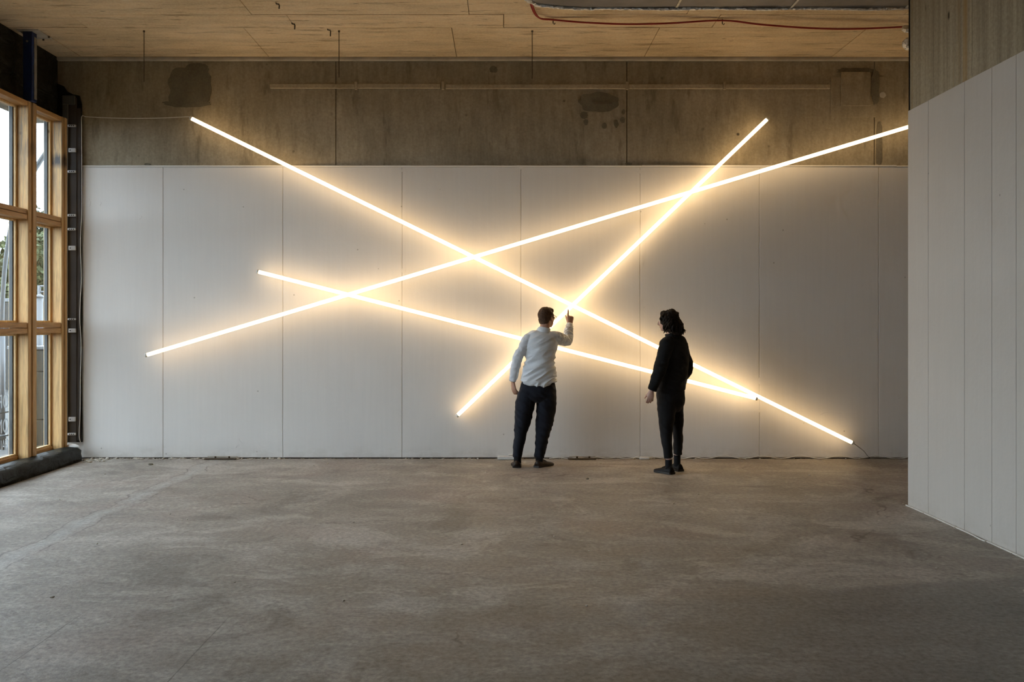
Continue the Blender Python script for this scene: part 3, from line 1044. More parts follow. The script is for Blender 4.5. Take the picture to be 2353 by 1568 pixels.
# ------------------------------------------------------------------ small things along the foot of the wall
def floor_plate(px0, px1, lab):
    x0, x1 = wx(px0), wx(px1)
    r = empty('anchor_plate', ((x0 + x1) / 2, D - .05, 0))
    child(box('plate', x0, x1, D - .085, D - .02, .002, .016, M['rust_steel'], None, .004), r)
    child(box('upstand', x0 + .02, x1, D - .02, D - .008, .002, .034, M['mortar_pale'], None, .003), r)
    for t in (.33, .77):
        x = x0 + (x1 - x0) * t
        child(tube('bolt', [(x, D - .05, .015), (x, D - .05, .036)], .011, M['rust_steel'], None, 6), r)
    tag(r, lab, 'plate')


floor_plate(474, 546, 'bolted steel anchor plate on the floor under the white wall, left of the people')
floor_plate(1304, 1368, 'bolted steel anchor plate on the floor between the two people')
ps = empty('power_supply', (wx(1166), D - .06, 0))
child(box('casing', wx(1143), wx(1196), D - .085, D - .035, .001, .042, M['plastic_white'], None, .006), ps)
child(box('terminal_cover', wx(1168), wx(1178), D - .08, D - .04, .042, .062, M['plastic_white'], None, .004), ps)
child(box('terminal_cover', wx(1143), wx(1148), D - .075, D - .045, .0, .03, M['cap'], None, .003), ps)
tag(ps, 'white driver box on the floor behind the shoes of the person in the pale shirt', 'power supply')
jb = empty('junction_box', (wx(1478), D - .05, 0))
child(box('casing', wx(1468), wx(1490), D - .07, D - .03, .001, .03, M['plastic_white'], None, .006), jb)
for s in (-1, 1):
    child(tube('wire_tail', [(wx(1479) + s * .05, D - .05, .02), (wx(1479) + s * .09, D - .055, .035), (wx(1479) + s * .13, D - .04, .006)], .004, M['cable_white'], None, 6, None, 4), jb)
tag(jb, 'little white connector block with wires at the wall foot beside the person in black', 'connector')

# crumbs of plaster along the joint (uncountable)
bm = bmesh.new()
rng = random.Random(5)
for k in range(520):
    u = rng.random()
    if k < 150:
        x, y, s = rng.uniform(-4.86, -2.6), D - abs(rng.gauss(.012, .02)), rng.uniform(.004, .016)
    elif k < 380:
        x, y, s = rng.uniform(-4.8, XR + 1), D - abs(rng.gauss(.01, .015)), rng.uniform(.003, .011)
    elif k < 430:
        x, y, s = XR - abs(rng.gauss(.01, .02)), rng.uniform(4.5, YR), rng.uniform(.003, .012)
    elif k < 455:
        x, y, s = rng.uniform(-4.86, -4.6), rng.uniform(10.45, 10.7), rng.uniform(.006, .022)
    else:
        x, y, s = rng.uniform(-4.5, XR), rng.uniform(5, D - .2), rng.uniform(.003, .009)
    y = min(y, D - .004)
    m_ = Matrix.Translation((x, y, s * .35)) @ Matrix.Rotation(rng.uniform(0, 6.28), 4, 'Z') @ Matrix.Diagonal((s * rng.uniform(1, 2.2), s, s * rng.uniform(.4, .9), 1))
    bmesh.ops.create_icosphere(bm, subdivisions=1, radius=1.0, matrix=m_)
for v in bm.verts:
    v.co.z = max(.0005, v.co.z)
db = from_bm('plaster_debris', bm, M['mortar_pale'])
tag(db, 'loose crumbs of plaster scattered along the wall foot and floor', 'debris', None, 'stuff')
# two bigger chips and the plaster heap in the corner
def chip(name, c, r, mat, lab, seed):
    bm = bmesh.new()
    bmesh.ops.create_icosphere(bm, subdivisions=2, radius=1.0)
    for v in bm.verts:
        v.co = Vector((c[0] + v.co.x * r[0] * (1 + .5 * noise.noise(v.co * 1.7 + Vector((seed, 0, 0)))), c[1] + v.co.y * r[1], max(c[2], c[2] + r[2] * .6 + v.co.z * r[2] * (1 + .6 * noise.noise(v.co * 2 + Vector((0, seed, 0)))))))
    o = from_bm(name, bm, mat)
    tag(o, lab, 'chip')


d = H * F / (1069 - VY)
chip('floor_chip', (wx(346, d), d, 0), (.03, .014, .012), M['mortar'], 'dark chip on the floor near the window corner', 3)
d = H * F / (1102 - VY)
chip('floor_chip', (wx(1350, d), d, 0), (.014, .01, .009), M['mortar'], 'tiny dark chip on the floor between the two people', 5)
chip('plaster_lump', (wx(181), 10.585, .150), (.07, .04, .03), M['plastic_white'], 'white plaster lump on the end of the black kerb', 7)

# ------------------------------------------------------------------ people
def rot_frame(yaw, pitch=0.0, roll=0.0):
    return Matrix.Rotation(yaw, 3, 'Z') @ Matrix.Rotation(pitch, 3, 'X') @ Matrix.Rotation(roll, 3, 'Y')


def add_head(bm, c, rot, s=1.0):
    """skull, face, nose, ears, lips around centre c; local +Y is where the face looks"""
    def L(x, y, z):
        return Vector(c) + rot @ (Vector((x, y, z)) * s)

    def E(x, y, z, a, b, d_):
        add_ell(bm, L(x, y, z), (a * s, b * s, d_ * s), rot)
    E(0, -.015, .030, .074, .094, .088)
    E(0, .030, -.010, .064, .068, .078)
    E(0, .040, -.062, .050, .050, .050)
    E(0, .066, -.093, .024, .022, .020)
    E(.048, .055, .000, .020, .022, .018)
    E(-.048, .055, .000, .020, .022, .018)
    E(0, .072, .030, .050, .024, .016)
    add_tube(bm, [L(0, .090, .020), L(0, .104, -.008), L(0, .112, -.030), L(0, .098, -.040)], [.008 * s, .011 * s, .015 * s, .012 * s], 10)
    E(0, .090, -.060, .022, .010, .007)
    E(0, .087, -.072, .019, .010, .007)
    for sx in (-1, 1):
        E(sx * .075, -.008, -.008, .009, .019, .031)
        E(sx * .080, -.016, .002, .006, .014, .022)


def add_hand(bm, w, fwd, nrm, side, curls, thumb=(.6, .35), spread=.0, s=1.0, index=1.0):
    """w wrist, fwd along the hand, nrm out of the palm, side = direction of the thumb"""
    w, fwd, nrm, side = Vector(w), Vector(fwd).normalized(), Vector(nrm).normalized(), Vector(side).normalized()
    add_tube(bm, [w - fwd * .02 * s, w + fwd * .02 * s, w + fwd * .055 * s, w + fwd * .092 * s], [(.026 * s, .019 * s), (.032 * s, .017 * s), (.039 * s, .016 * s), (.036 * s, .012 * s)], 14, side, True, 3)
    tips = []
    for k, (lng, offs) in enumerate(((.074, .029), (.082, .009), (.076, -.011), (.060, -.029))):
        cur = curls[k]
        if k == 0:
            lng *= index
        p = w + fwd * (.086 if k < 3 else .078) * s + side * offs * s
        dirv = (fwd + side * spread * (1.5 - k) * .3).normalized()
        pts = [p - fwd * .02 * s, p]
        ang = 0
        for j, fr in enumerate((.45, .31, .24)):
            ang += cur[j] if hasattr(cur, '__len__') else cur
            dv = dirv * math.cos(ang) + nrm * math.sin(ang)
            p = p + dv * lng * fr * s
            pts.append(p)
        add_tube(bm, pts, [.0105 * s, .0108 * s, .0100 * s, .0094 * s, .0076 * s], 10, None, True, 2)
    tb = w + fwd * .022 * s + side * .024 * s + nrm * .006 * s
    d1 = (fwd * math.cos(thumb[0]) + side * math.sin(thumb[0]) + nrm * .35).normalized()
    d2 = (d1 + fwd * thumb[1] + nrm * thumb[1] * .6).normalized()
    add_tube(bm, [tb - d1 * .01 * s, tb + d1 * .03 * s, tb + d1 * .045 * s + d2 * .022 * s, tb + d1 * .045 * s + d2 * .05 * s], [.014 * s, .0125 * s, .0105 * s, .0075 * s], 10, None, True, 2)


def shoe(name, heel, dirv, length, mat, person, w=.048, ankle_h=.085, ank=None):
    """heel: ground point under the heel; built lying along dirv"""
    d_ = Vector(dirv).normalized()
    sd = Vector((d_.y, -d_.x, 0))
    up = Vector((0, 0, 1))
    bm = bmesh.new()
    prof = [(.00, .70, .062), (.06, .86, .082), (.18, .88, .088), (.30, .82, .085), (.44, .84, .070), (.60, 1.0, .055), (.76, 1.04, .045), (.90, .84, .036), (.975, .5, .028), (1.0, .22, .02)]
    rings = []
    for t, ww, hh in prof:
        rr = []
        for k in range(16):
            a = 2 * PI * k / 16
            x = math.cos(a) * w * ww
            z = .018 + (hh - .018) * (max(0, math.sin(a)) ** .8 if math.sin(a) > 0 else 0) - (.004 if math.sin(a) < 0 else 0)
            x *= 1.0 if math.sin(a) <= 0.2 else (1 - .25 * math.sin(a))
            rr.append(bm.verts.new(Vector(heel) + d_ * length * t + sd * x + up * z))
        rings.append(rr)
    for a, b_ in zip(rings, rings[1:]):
        for k in range(16):
            bm.faces.new((a[k], a[(k + 1) % 16], b_[(k + 1) % 16], b_[k]))
    bm.faces.new(rings[0])
    bm.faces.new(rings[-1][::-1])
    o = from_bm(name, bm, mat, person, True)
    bm = bmesh.new()
    lo, hi = [], []
    out = [(t, ww * w + .004) for t, ww, hh in prof]
    loop = [(t * length, x) for t, x in out] + [(t * length, -x) for t, x in reversed(out)]
    lo = [bm.verts.new(Vector(heel) + d_ * (l_ - .004) + sd * x + up * .001) for l_, x in loop]
    hi = [bm.verts.new(Vector(heel) + d_ * (l_ - .004) + sd * x + up * .021) for l_, x in loop]
    bm.faces.new(lo)
    bm.faces.new(hi[::-1])
    for i in range(len(lo)):
        j = (i + 1) % len(lo)
        bm.faces.new((lo[i], lo[j], hi[j], hi[i]))
    from_bm('sole', bm, M['sole'], o)
    # tied laces over the instep
    for t, hh in ((.40, .078), (.47, .071), (.54, .064)):
        c = Vector(heel) + d_ * length * t + up * (hh + .001)
        tube('lace', [c - sd * w * .42 - up * .010, c, c + sd * w * .42 - up * .010], .003, M['sole'], o, 6, None, 3)
    return o


def folds(seed, amp, fx, fz, tilt=.0):
    def f(p, n):
        q = Vector((p.x * fx + p.z * tilt * fz, p.y * fx, p.z * fz + p.x * tilt * fx))
        a = noise.noise(q + Vector((seed, 0, 0)))
        b = noise.noise(q * 2.1 + Vector((0, seed, 3)))
        return amp * ((.5 - abs(a)) * 1.2 + b * .45)
    return f


# --- person in the pale shirt, seen from behind, pointing up
DM = 10.15
SM = F / DM
MX = wx(1236, DM)


def m(px, py, y=0.0):
    """local point of the first person: photo px/py taken in the plane of the body, y towards the wall"""
    return Vector(((px - 1236) / SM, y, H + (VY - py) / SM))


bmB = bmesh.new()
hc = m(1257, 731, .035) 
hrot = rot_frame(-.72, .06, .05)
add_head(bmB, hc, hrot, .98)
# neck and trunk
add_tube(bmB, [hc + Vector((-.012, -.012, -.03)), m(1252, 752, .0), m(1247, 768, -.005)], [.056, .056, .066], 18, None, True, 3)
add_tube(bmB, [m(1245, 764, 0), m(1244, 775, 0), m(1243, 795, 0), m(1240, 825, 0), m(1238, 850, 0), m(1236, 880, 0), m(1236, 905, 0), m(1236, 918, 0)],
         [(.10, .06), (.165, .085), (.165, .10), (.145, .095), (.14, .09), (.155, .10), (.155, .10), (.10, .07)], 24, (1, 0, 0), True, 3)
shL, elL, wrL = m(1213, 780, -.01), m(1189, 824, -.02), m(1178, 876, .03)
shR, elR, wrR = m(1277, 777, .02), m(1306, 784, .20), m(1314, 746, .31)
add_tube(bmB, [m(1225, 772, 0), shL, shL.lerp(elL, .5), elL, elL.lerp(wrL, .5), wrL], [.05, .05, .043, .037, .034, .026], 14, None, True, 4)
add_tube(bmB, [m(1262, 774, 0), shR, shR.lerp(elR, .5), elR, elR.lerp(wrR, .5), wrR], [.05, .05, .043, .037, .034, .026], 14, None, True, 4)
add_hand(bmB, wrL + Vector((.002, .004, -.012)), (.14, .06, -1), (.80, .6, .1), (-.6, .80, .0), [(.25, .3, .25), (.32, .35, .3), (.38, .4, .3), (.42, .4, .3)], (.45, .3), .15, .98)
add_hand(bmB, wrR + Vector((.004, .004, .004)), (.05, .16, 1), (-.15, 1, -.16), (-1, -.15, .05), [(-.05, .04, .03), (1.25, 1.45, .9), (1.3, 1.5, .9), (1.3, 1.5, .9)], (.35, .9), .0, 1.0, 1.16)
# legs
hipL, knL, anL = m(1217, 903, 0), m(1200, 978, .03), m(1189, 1052, -.03)
hipR, knR, anR = m(1255, 903, 0), m(1249, 980, .035), m(1239, 1054, -.02)
for hp, kn, an in ((hipL, knL, anL), (hipR, knR, anR)):
    add_tube(bmB, [hp, hp.lerp(kn, .5), kn, kn.lerp(an, .35), an, an + Vector((0, 0, -.03))], [.075, .066, .052, .050, .036, .036], 16, None, True, 4)
man = fuse('person', bmB, .0052, M['skin'], None, 3)
man.location = (MX, DM, 0)
tag(man, 'person in pale shirt and navy trousers, back turned, pointing up at the tubes', 'person')

# shirt
bm = bmesh.new()
add_tube(bm, [m(1251, 757, .0), m(1247, 768, 0), m(1245, 772, 0)], [(.066, .064), (.085, .07), (.12, .08)], 24, (1, 0, 0), True, 3)
add_tube(bm, [m(1245, 763, 0), m(1244, 770, 0), m(1244, 782, 0), m(1243, 800, 0), m(1241, 825, 0), m(1239, 848, 0), m(1237, 868, 0), m(1236, 884, 0)],
         [(.095, .065), (.150, .095), (.178, .120), (.178, .128), (.164, .120), (.168, .120), (.184, .130), (.192, .136)], 32, (1, 0, 0), True, 4)
add_tube(bm, [m(1232, 777, 0), shL + Vector((.006, 0, .004)), shL.lerp(elL, .5), elL, elL.lerp(wrL, .5), elL.lerp(wrL, .82), wrL + (wrL - elL).normalized() * -.002],
         [.052, .060, .057, .052, .050, .043, .037], 18, None, True, 4)
add_tube(bm, [m(1258, 775, 0), shR + Vector((-.004, 0, .002)), shR.lerp(elR, .5), elR, elR.lerp(wrR, .5), elR.lerp(wrR, .82), wrR + (wrR - elR).normalized() * -.002],
         [.064, .070, .062, .056, .050, .042, .036], 18, None, True, 4)


def shirt_disp(p, n):
    armL = p.x < m(1204, 0).x
    armR = p.x > m(1281, 0).x or (p.y > .13)
    if armR:
        q = Vector((p.x * 14, p.y * 34, p.z * 34))
        return .022 * (.35 - abs(noise.noise(q + Vector((4, 0, 0))))) + .006 * noise.noise(q * 1.9)
    if armL:
        q = Vector((p.x * 16, p.y * 12, p.z * 17))
        return .016 * (.35 - abs(noise.noise(q + Vector((9, 0, 0))))) + .005 * noise.noise(q * 2)
    low = max(0.0, min(1.0, (m(0, 815).z - p.z) / .25))
    q = Vector((p.x * 4.0 + p.z * 2, p.y * 4, p.z * 17 - p.x * 9))
    r = (.42 - abs(noise.noise(q + Vector((2, 0, 0))))) * .022 * (.25 + low)
    q2 = Vector((p.x * 11 + p.z * 4, p.y * 8, p.z * 8))
    return r * 2.6 * (1 if n.y < .3 else .5) + .009 * noise.noise(q2) * (.4 + low)


shirt = fuse('shirt', bm, .0055, M['shirt'], man, 3, shirt_disp)
# scooped hem: lift the cut at both sides
for v in shirt.data.vertices:
    hemz = m(0, 884).z
    if v.co.z < hemz + .09 and abs(v.co.x) < .26 and v.co.x > m(1193, 0).x:
        k = max(0, 1 - (v.co.z - (hemz - .01)) / .10)
        v.co.z += k * .045 * min(1.0, (abs(v.co.x + .02) / .17) ** 3)
# stand collar and cuffs
bm = bmesh.new()
add_tube(bm, [m(1249, 765, -.002), m(1251, 758, -.001), m(1252, 753, 0)], [(.078, .072), (.067, .066), (.064, .063)], 24, (1, 0, 0), False, 3)
o = from_bm('collar', bm, M['shirt'], shirt, True)
sol = o.modifiers.new('s', 'SOLIDIFY')
sol.thickness = .005
for wr_, el_ in ((wrL, elL), (wrR, elR)):
    dv = (wr_ - el_).normalized()
    bm = bmesh.new()
    add_tube(bm, [wr_ - dv * .065, wr_ - dv * .03, wr_ + dv * .004], [.041, .0385, .0375], 20, None, False, 3)
    o = from_bm('cuff', bm, M['shirt'], shirt, True)
    sol = o.modifiers.new('s', 'SOLIDIFY')
    sol.thickness = .004

# trousers
bm = bmesh.new()
add_tube(bm, [m(1236, 872, 0), m(1236, 884, 0), m(1236, 900, 0), m(1236, 914, 0), m(1236, 924, 0)], [(.165, .112), (.188, .126), (.199, .138), (.185, .132), (.10, .08)], 30, (1, 0, 0), True, 4)
add_tube(bm, [m(1216, 893, 0), m(1208, 920, 0), m(1204, 950, .012), m(1199, 980, .028), m(1194, 1010, .015), m(1190, 1035, -.015), m(1189, 1050, -.025)],
         [(.094, .115), (.106, .118), (.098, .108), (.080, .092), (.064, .078), (.052, .066), (.046, .060)], 24, (1, 0, 0), True, 5)
add_tube(bm, [m(1256, 893, 0), m(1256, 920, 0), m(1254, 950, .012), m(1250, 980, .035), m(1245, 1010, .015), m(1241, 1035, -.01), m(1239, 1051, -.018)],
         [(.094, .115), (.106, .118), (.104, .110), (.090, .095), (.072, .08), (.060, .068), (.055, .062)], 24, (1, 0, 0), True, 5)


def trouser_disp(p, n):
    q = Vector((p.x * 6 + p.z * 3, p.y * 6, p.z * 10 + p.x * 5))
    return .016 * (.4 - abs(noise.noise(q + Vector((6, 1, 0))))) + .004 * noise.noise(q * 2.6)


fuse('trousers', bm, .0058, M['trousers'], man, 3, trouser_disp)
for an in (anL, anR):
    bm = bmesh.new()
    add_tube(bm, [an + Vector((0, 0, .06)), an + Vector((0, 0, -.02)), Vector((an.x, an.y + .005, .05))], [.042, .041, .042], 16, None, True, 3)
    from_bm('sock', bm, M['sock'], man, True)
shoe('shoe', Vector((m(1188, 0).x - .002, -.085, 0)), (-.03, 1, 0), .285, M['shoe_leather'], man, .052)
shoe('shoe', Vector((m(1231, 0).x + .005, -.07, 0)), (.66, .75, 0), .285, M['shoe_leather'], man, .050)

# short hair
bm = bmesh.new()
def HL(x, y, z):
    return hc + hrot @ (Vector((x, y, z)) * .98)
for c_, r_ in (((0, -.026, .036), (.082, .096, .092)), ((0, -.055, -.018), (.070, .056, .066)), ((0, .035, .080), (.060, .055, .040)), ((.062, -.005, .030), (.022, .045, .05)), ((-.062, -.005, .030), (.022, .045, .05))):
    add_ell(bm, HL(*c_), [q * .98 for q in r_], hrot)


def hair_disp(p, n):
    q = p * 38
    return .005 * noise.noise(Vector((q.x, q.y, q.z * .35))) + .003 * noise.noise(p * 120)


fuse('hair', bm, .005, M['hair_brown'], man, 2, hair_disp)
gl = tube('spectacles', [HL(.080, -.01, .010), HL(.078, .04, .012), HL(.070, .092, .010)], .0022, M['wire'], man, 6)
tube('spectacle_arm', [HL(-.080, -.01, .010), HL(-.078, .04, .012), HL(-.070, .092, .010)], .0022, M['wire'], gl, 6)
for sx in (-1, 1):
    tube('lens_rim', [HL(sx * .038 + .026 * math.cos(a), .098 - .006 * abs(math.cos(a)), .004 + .019 * math.sin(a)) for a in [2 * PI * k / 18 for k in range(19)]], .0022, M['wire'], gl, 6)
    bm = bmesh.new()
    add_ell(bm, HL(sx * .032, .078, .006), (.0125, .0125, .0125))
    from_bm('eye', bm, M['eye'], man, True)
tube('bridge', [HL(-.012, .099, .008), HL(0, .103, .011), HL(.012, .099, .008)], .0022, M['wire'], gl, 6)

# --- person in black, turned to the left
DW = 9.77
SW = F / DW


def w_(px, py, y=0.0):
    return Vector(((px - 1545) / SW, y, H + (VY - py) / SW))


# facing direction: mostly -X, a little towards the wall
FA = math.radians(56)           # turn from +Y (away) towards -X
fw = Vector((-math.sin(FA), math.cos(FA), 0))
rt = Vector((math.cos(FA), math.sin(FA), 0))      # her right
bmB = bmesh.new()
hc2 = w_(1535, 738, .0)
hrot2 = rot_frame(math.radians(66), -.04, 0)
add_head(bmB, hc2, hrot2, .95)
ctr = w_(1549, 0)
def tw(px, py, f=0.0, r=0.0):
    return w_(px, py) + fw * f + rt * r
add_tube(bmB, [hc2 - hrot2 @ Vector((0, .015, .03)), w_(1543, 765), w_(1549, 782)], [.050, .050, .060], 18, None, True, 3)
add_tube(bmB, [w_(1548, 776), w_(1549, 787), w_(1549, 812), w_(1547, 840), w_(1545, 865), w_(1542, 890), w_(1541, 915), w_(1541, 930)],
         [(.09, .06), (.15, .08), (.15, .095), (.135, .09), (.13, .09), (.155, .105), (.155, .11), (.10, .08)], 24, rt, True, 3)
shN = w_(1549, 790) - rt * .165 + fw * .01
elN = w_(1522, 850) - rt * .10 + fw * .01
wrN = w_(1503, 893) - rt * .06 + fw * .02
shF = w_(1549, 790) + rt * .160
elF = w_(1574, 846) + rt * .06
wrF = w_(1556, 890) + rt * .17 + fw * .07
elN.y, wrN.y = -.20, -.18
for a_, b_, c_ in ((shN, elN, wrN), (shF, elF, wrF)):
    add_tube(bmB, [w_(1549, 786).lerp(a_, .5), a_, a_.lerp(b_, .5), b_, b_.lerp(c_, .5), c_], [.045, .044, .038, .033, .030, .023], 14, None, True, 4)
add_hand(bmB, wrN + Vector((-.006, 0, -.010)), (-.20, -.05, -1), (.15, 1, 0), (-1, .15, .1), [(.25, .35, .3), (.3, .4, .3), (.35, .45, .3), (.4, .45, .3)], (.5, .3), .2, .92)
add_hand(bmB, wrF + Vector((0, 0, -.01)), Vector((0, 0, -1)) + fw * .3, -rt, fw, [(.4, .4, .3)] * 4, (.4, .3), .1, .92)
hpN, knN, anN = w_(1533, 915, -.07), w_(1528, 985, -.087), w_(1533, 1062, -.09)
hpF, knF, anF = w_(1551, 915, .08), w_(1560.5, 985, .09), w_(1560, 1058, .10)
for hp, kn, an in ((hpN, knN, anN), (hpF, knF, anF)):
    add_tube(bmB, [hp, hp.lerp(kn, .5), kn, kn.lerp(an, .35), an, Vector((an.x, an.y, .05))], [.068, .054, .041, .037, .030, .033], 16, None, True, 4)
wom = fuse('person', bmB, .0052, M['skin_pale'], None, 3)
wom.location = (wx(1545, DW), DW, 0)
tag(wom, 'person in black jacket and cropped black trousers, standing in profile', 'person')

# jacket
bm = bmesh.new()
add_tube(bm, [w_(1544, 766), w_(1548, 776), w_(1549, 782)], [(.066, .066), (.10, .08), (.14, .10)], 24, rt, True, 3)
add_tube(bm, [w_(1548, 775), w_(1549, 783), w_(1549, 796), w_(1548, 815), w_(1547, 840), w_(1545, 865), w_(1542, 884), w_(1541, 893)],
         [(.11, .08), (.165, .11), (.18, .138), (.182, .150), (.180, .155), (.178, .152), (.172, .148), (.168, .145)], 32, rt, True, 4)
for a_, b_, c_ in ((shN, elN, wrN), (shF, elF, wrF)):
    add_tube(bm, [w_(1549, 786).lerp(a_, .6), a_, a_.lerp(b_, .5), b_, b_.lerp(c_, .5), c_ + (c_ - b_).normalized() * .004], [.065, .074, .068, .062, .056, .046], 18, None, True, 4)
jacket = fuse('jacket', bm, .0058, M['black_cloth'], wom, 3, folds(3, .012, 7, 11, .4))
bm = bmesh.new()
add_tube(bm, [w_(1549, 783), w_(1545, 772), w_(1543, 765)], [(.092, .085), (.076, .076), (.072, .074)], 24, rt, False, 3)
o = from_bm('collar', bm, M['black_cloth'], jacket, True)
sol = o.modifiers.new('s', 'SOLIDIFY')
sol.thickness = .007

# trousers
bm = bmesh.new()
add_tube(bm, [w_(1542, 880), w_(1541, 896), w_(1541, 912), w_(1541, 932), w_(1541, 945)], [(.15, .115), (.165, .135), (.168, .142), (.155, .135), (.09, .09)], 30, rt, True, 4)
add_tube(bm, [hpN + Vector((0, 0, .05)), w_(1530, 930, -.075), w_(1528, 965, -.085), w_(1528, 1000, -.088), w_(1531, 1030, -.088), w_(1533, 1049, -.09)],
         [(.095, .10), (.100, .104), (.080, .092), (.058, .076), (.047, .062), (.044, .056)], 24, (1, 0, 0), True, 5)
add_tube(bm, [hpF + Vector((0, 0, .05)), w_(1553, 930, .08), w_(1558, 965, .085), w_(1562, 1000, .092), w_(1561.5, 1030, .097), w_(1561, 1047, .100)],
         [(.095, .10), (.094, .104), (.072, .092), (.050, .076), (.045, .062), (.044, .056)], 24, (1, 0, 0), True, 5)
fuse('trousers', bm, .0058, M['black_trousers'], wom, 3, folds(8, .010, 6, 9, .3))
for an in (anN, anF):
    bm = bmesh.new()
    add_tube(bm, [an + Vector((0, 0, .04)), an + Vector((0, 0, -.02)), Vector((an.x, an.y, .05))], [.038, .037, .038], 16, None, True, 3)
    from_bm('sock', bm, M['sock'], wom, True)
shoe('shoe', Vector((anN.x + .034, anN.y - .05, 0)), (-.62, .78, 0), .255, M['shoe_black'], wom, .046)
shoe('shoe', Vector((anF.x + .034, anF.y - .05, 0)), (-.45, .89, 0), .250, M['shoe_black'], wom, .046)

# loose wavy hair to the shoulders
bm = bmesh.new()
def HW(x, y, z):
    return hc2 + hrot2 @ (Vector((x, y, z)) * .95)
for c_, r_ in (((0, -.030, .040), (.088, .098, .092)), ((0, -.070, -.020), (.086, .070, .085)), ((0, -.085, -.085), (.090, .062, .075)), ((.070, -.010, -.01), (.028, .055, .08)), ((-.070, -.010, -.01), (.028, .055, .08)), ((0, .022, .082), (.066, .062, .042)), ((.066, .022, .016), (.027, .058, .070)), ((-.066, .022, .016), (.027, .058, .070)), ((0, -.105, -.125), (.100, .065, .058)), ((.0, -.105, -.065), (.085, .070, .075))):
    add_ell(bm, HW(*c_), [q * .95 for q in r_], hrot2)


def curl_disp(p, n):
    q = p * 24
    return .018 * abs(noise.noise(q)) + .009 * noise.noise(p * 55) - .005


hair = fuse('hair', bm, .0055, M['hair_dark'], wom, 1, curl_disp)
rng = random.Random(21)
for k in range(84):
    a = rng.uniform(-2.4, 2.4)
    x0, y0_ = math.sin(a) * .085, -.03 - math.cos(a) * .075
    z0 = rng.uniform(.02, .07)
    zl = rng.uniform(-.16, -.09)
    out = rng.uniform(1.1, 1.75)
    ph = rng.uniform(0, 6)
    pts = []
    for i in range(11):
        t = i / 10
        o_ = 1 + (out - 1) * t
        pts.append(HW(x0 * o_ + .012 * math.sin(ph + t * 11), y0_ * o_ + .012 * math.cos(ph + t * 11) - .01 * t, z0 + (zl - z0) * t + .012 * math.sin(ph * 2 + t * 9)))
    tube('curl', pts, [.008, .009, .010, .010, .010, .010, .009, .008, .007, .005, .002], M['hair_dark'], hair, 6, None, 0)
for sx in (-1, 1):
    bm = bmesh.new()
    add_ell(bm, HW(sx * .032, .078, .006), (.0125, .0125, .0125))
    from_bm('eye', bm, M['eye'], wom, True)

# ------------------------------------------------------------------ outside, seen through the windows
gr = box('ground', -60, -5.56, -20, 75, -0.45, -0.15, M['tarmac'])
struct(gr, 'grey forecourt outside the windows')


def at(px, d, z=None, py=None):
    return Vector((wx(px, d), d, wz(py, d) if z is None else z))


# stone pier of stacked blocks near the glass
def pier(px0, px1, d, dep, tops, lab):
    x0, x1 = wx(px0, d), wx(px1, d)
    r = empty('stone_pier', ((x0 + x1) / 2, d, -.15))
    for a, b_ in zip(tops, tops[1:]):
        child(box('stone_block', x0, x1, d, d + dep, wz(b_, d) + .006, wz(a, d), M['stone'], None, .012), r)
    child(box('coping', x0 - .02, x1 + .02, d - .02, d + dep + .02, wz(tops[0], d), wz(tops[0], d) + .05, M['paint_white'], None, .01), r)
    tag(r, lab, 'pier')


pier(76, 120, 12.4, .5, (804, 855, 966, 1040), 'stone block pier outside the window nearest the white wall')
pier(20.5, 38, 12.0, .5, (804, 855, 966, 1050), 'stone block pier outside behind the white window letters')
col = empty('round_column', at(3, 12.6, -.15))
child(tube('shaft', [at(3, 12.6, -.15), at(3, 12.6, wz(760, 12.6))], .05, M['paint_white'], None, 18), col)
child(tube('shaft_collar', [at(3, 12.6, .0), at(3, 12.6, .06)], .062, M['paint_white'], None, 18), col)
tag(col, 'pale round column outside beside the stone pier', 'column')
# bollard and sign frame
bo = empty('bollard', at(91, 16, -.15))
child(tube('post', [at(91, 16, -.15), at(91, 16, py=684)], .055, M['paint_white'], None, 16), bo)
child(tube('post_cap', [at(91, 16, py=684), at(91, 16, py=680), at(91, 16, py=677)], [.066, .066, .03], M['paint_white'], None, 16), bo)
tag(bo, 'pale bollard with a cap outside the window', 'bollard')
sg = empty('sign_frame', at(100, 17.5, -.15))
child(tube('upright', [at(105, 17.5, -.15), at(105, 17.5, py=567)], .035, M['paint_white'], None, 10), sg)
child(tube('upright', [at(90, 17.5, -.15), at(90, 17.5, py=656)], .03, M['paint_white'], None, 10), sg)
for py in (658, 671):
    child(tube('crossbar', [at(90, 17.5, py=py), at(105, 17.5, py=py)], .018, M['paint_white'], None, 8), sg)
tag(sg, 'white metal frame on posts outside the window', 'sign frame')
# curved grey mast
ms = empty('curved_mast', at(4, 15, -.15))
child(tube('mast', [at(2, 15, -.15), at(4, 15, py=745), at(10, 15, py=630), at(18, 15, py=560), at(28, 15, py=505), at(50, 15, py=440), at(85, 15, py=382), at(110, 15, py=345), at(150, 15, py=295)], [.038, .036, .034, .032, .031, .034, .040, .038, .034], M['paint_grey'], None, 12, None, 5), ms)
child(tube('base_collar', [at(2, 15, -.15), at(2, 15, .02)], .07, M['paint_grey'], None, 14), ms)
tag(ms, 'leaning curved grey mast outside crossing both windows', 'mast')


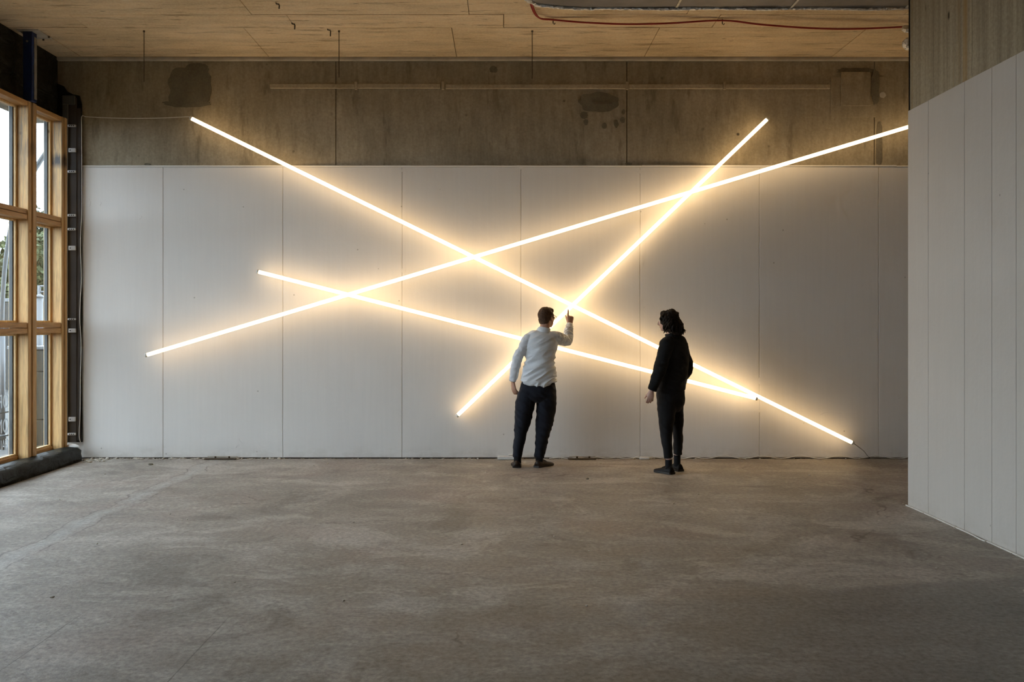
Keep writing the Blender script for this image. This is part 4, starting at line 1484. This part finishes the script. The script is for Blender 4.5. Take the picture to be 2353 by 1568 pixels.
def tree(d, px, py_top, py_bot, w, mat, lab, n, seed, leaf=.12):
    rng = random.Random(seed)
    base = at(px, d, -.15)
    r = empty('tree', base)
    zt, zb = wz(py_top, d), wz(py_bot, d)
    child(tube('trunk', [base, base + Vector((.1, 0, (zb + zt) / 2 * .6)), Vector((base.x, d, (zb + zt) / 2))], [.22, .15, .08], M['bark'], None, 8), r)
    vs, fs = [], []
    for k in range(n):
        while True:
            q = Vector((rng.uniform(-1, 1), rng.uniform(-1, 1), rng.uniform(-1, 1)))
            if .3 < q.length < 1:
                break
        q = q * (1 + .35 * noise.noise(q * 2.5 + Vector((seed, 0, 0))))
        c = Vector((base.x + q.x * w, d + q.y * w, (zt + zb) / 2 + q.z * (zt - zb) / 2))
        a = Vector((rng.gauss(0, 1), rng.gauss(0, 1), rng.gauss(0, 1))).normalized()
        b_ = a.orthogonal().normalized() * leaf * .5
        a = a * leaf
        i = len(vs)
        vs += [c - a, c + b_, c + a, c - b_]
        fs.append((i, i + 1, i + 2, i + 3))
    me = bpy.data.meshes.new('foliage')
    me.from_pydata(vs, [], fs)
    o = child(link('foliage', me, mat), r)
    o['kind'] = 'stuff'
    tag(r, lab, 'tree')


tree(34, 100, 536, 668, 1.6, M['leaf'], 'pale green leafy tree seen through the window beside the white wall', 4200, 3, .13)
tree(46, 97, 478, 640, 1.5, M['leaf_dark'], 'taller dark tree top behind the pale green tree', 2600, 4, .13)
tree(40, 24, 640, 705, 1.3, M['leaf'], 'low green bush in front of the far brick house', 2400, 5, .12)
tree(52, -4, 575, 700, 1.7, M['leaf_dark'], 'dark tree at the edge of the far brick house', 2400, 6, .14)
# far house
hs = empty('house', at(20, 56, -.15))
d = 56
x0, x1 = wx(2, d), wx(44, d)
child(box('wall', x0, x1, d, d + 5, -.15, wz(620, d), M['brick']), hs)
bm = bmesh.new()
za, zb = wz(620, d), wz(592, d)
vv = [bm.verts.new(p) for p in ((x0 - .2, d - .2, za), (x1 + .2, d - .2, za), (x1 + .2, d + 5.2, za), (x0 - .2, d + 5.2, za), (x0 + .3, d + 2.5, zb), (x1 - .3, d + 2.5, zb))]
for f in ((0, 1, 5, 4), (1, 2, 5), (2, 3, 4, 5), (3, 0, 4), (0, 3, 2, 1)):
    bm.faces.new([vv[i] for i in f])
child(from_bm('roof', bm, M['slate']), hs)
child(box('chimney', wx(18, d), wx(28, d), d + 2, d + 3, za, wz(583, d), M['render']), hs)
for a in (8, 20, 31):
    child(box('window_pane', wx(a, d), wx(a + 5, d), d - .03, d + .02, wz(660, d), wz(640, d), M['dark_glass']), hs)
tag(hs, 'far red brick house with slate roof seen through the window', 'house')
# board fence with pale rail
fn = empty('board_fence', at(20, 24, -.15))
d = 24
x = wx(-420, d)
while x < wx(118, d):
    child(box('fence_board', x, x + .145, d, d + .03, -.15, wz(695, d), M['fence'], None, .004), fn)
    x += .155
child(box('fence_rail', wx(-420, d), wx(118, d), d - .03, d + .06, wz(694, d), wz(686, d), M['paint_white'], None, .01), fn)
tag(fn, 'grey board fence with a pale top rail outside', 'fence')
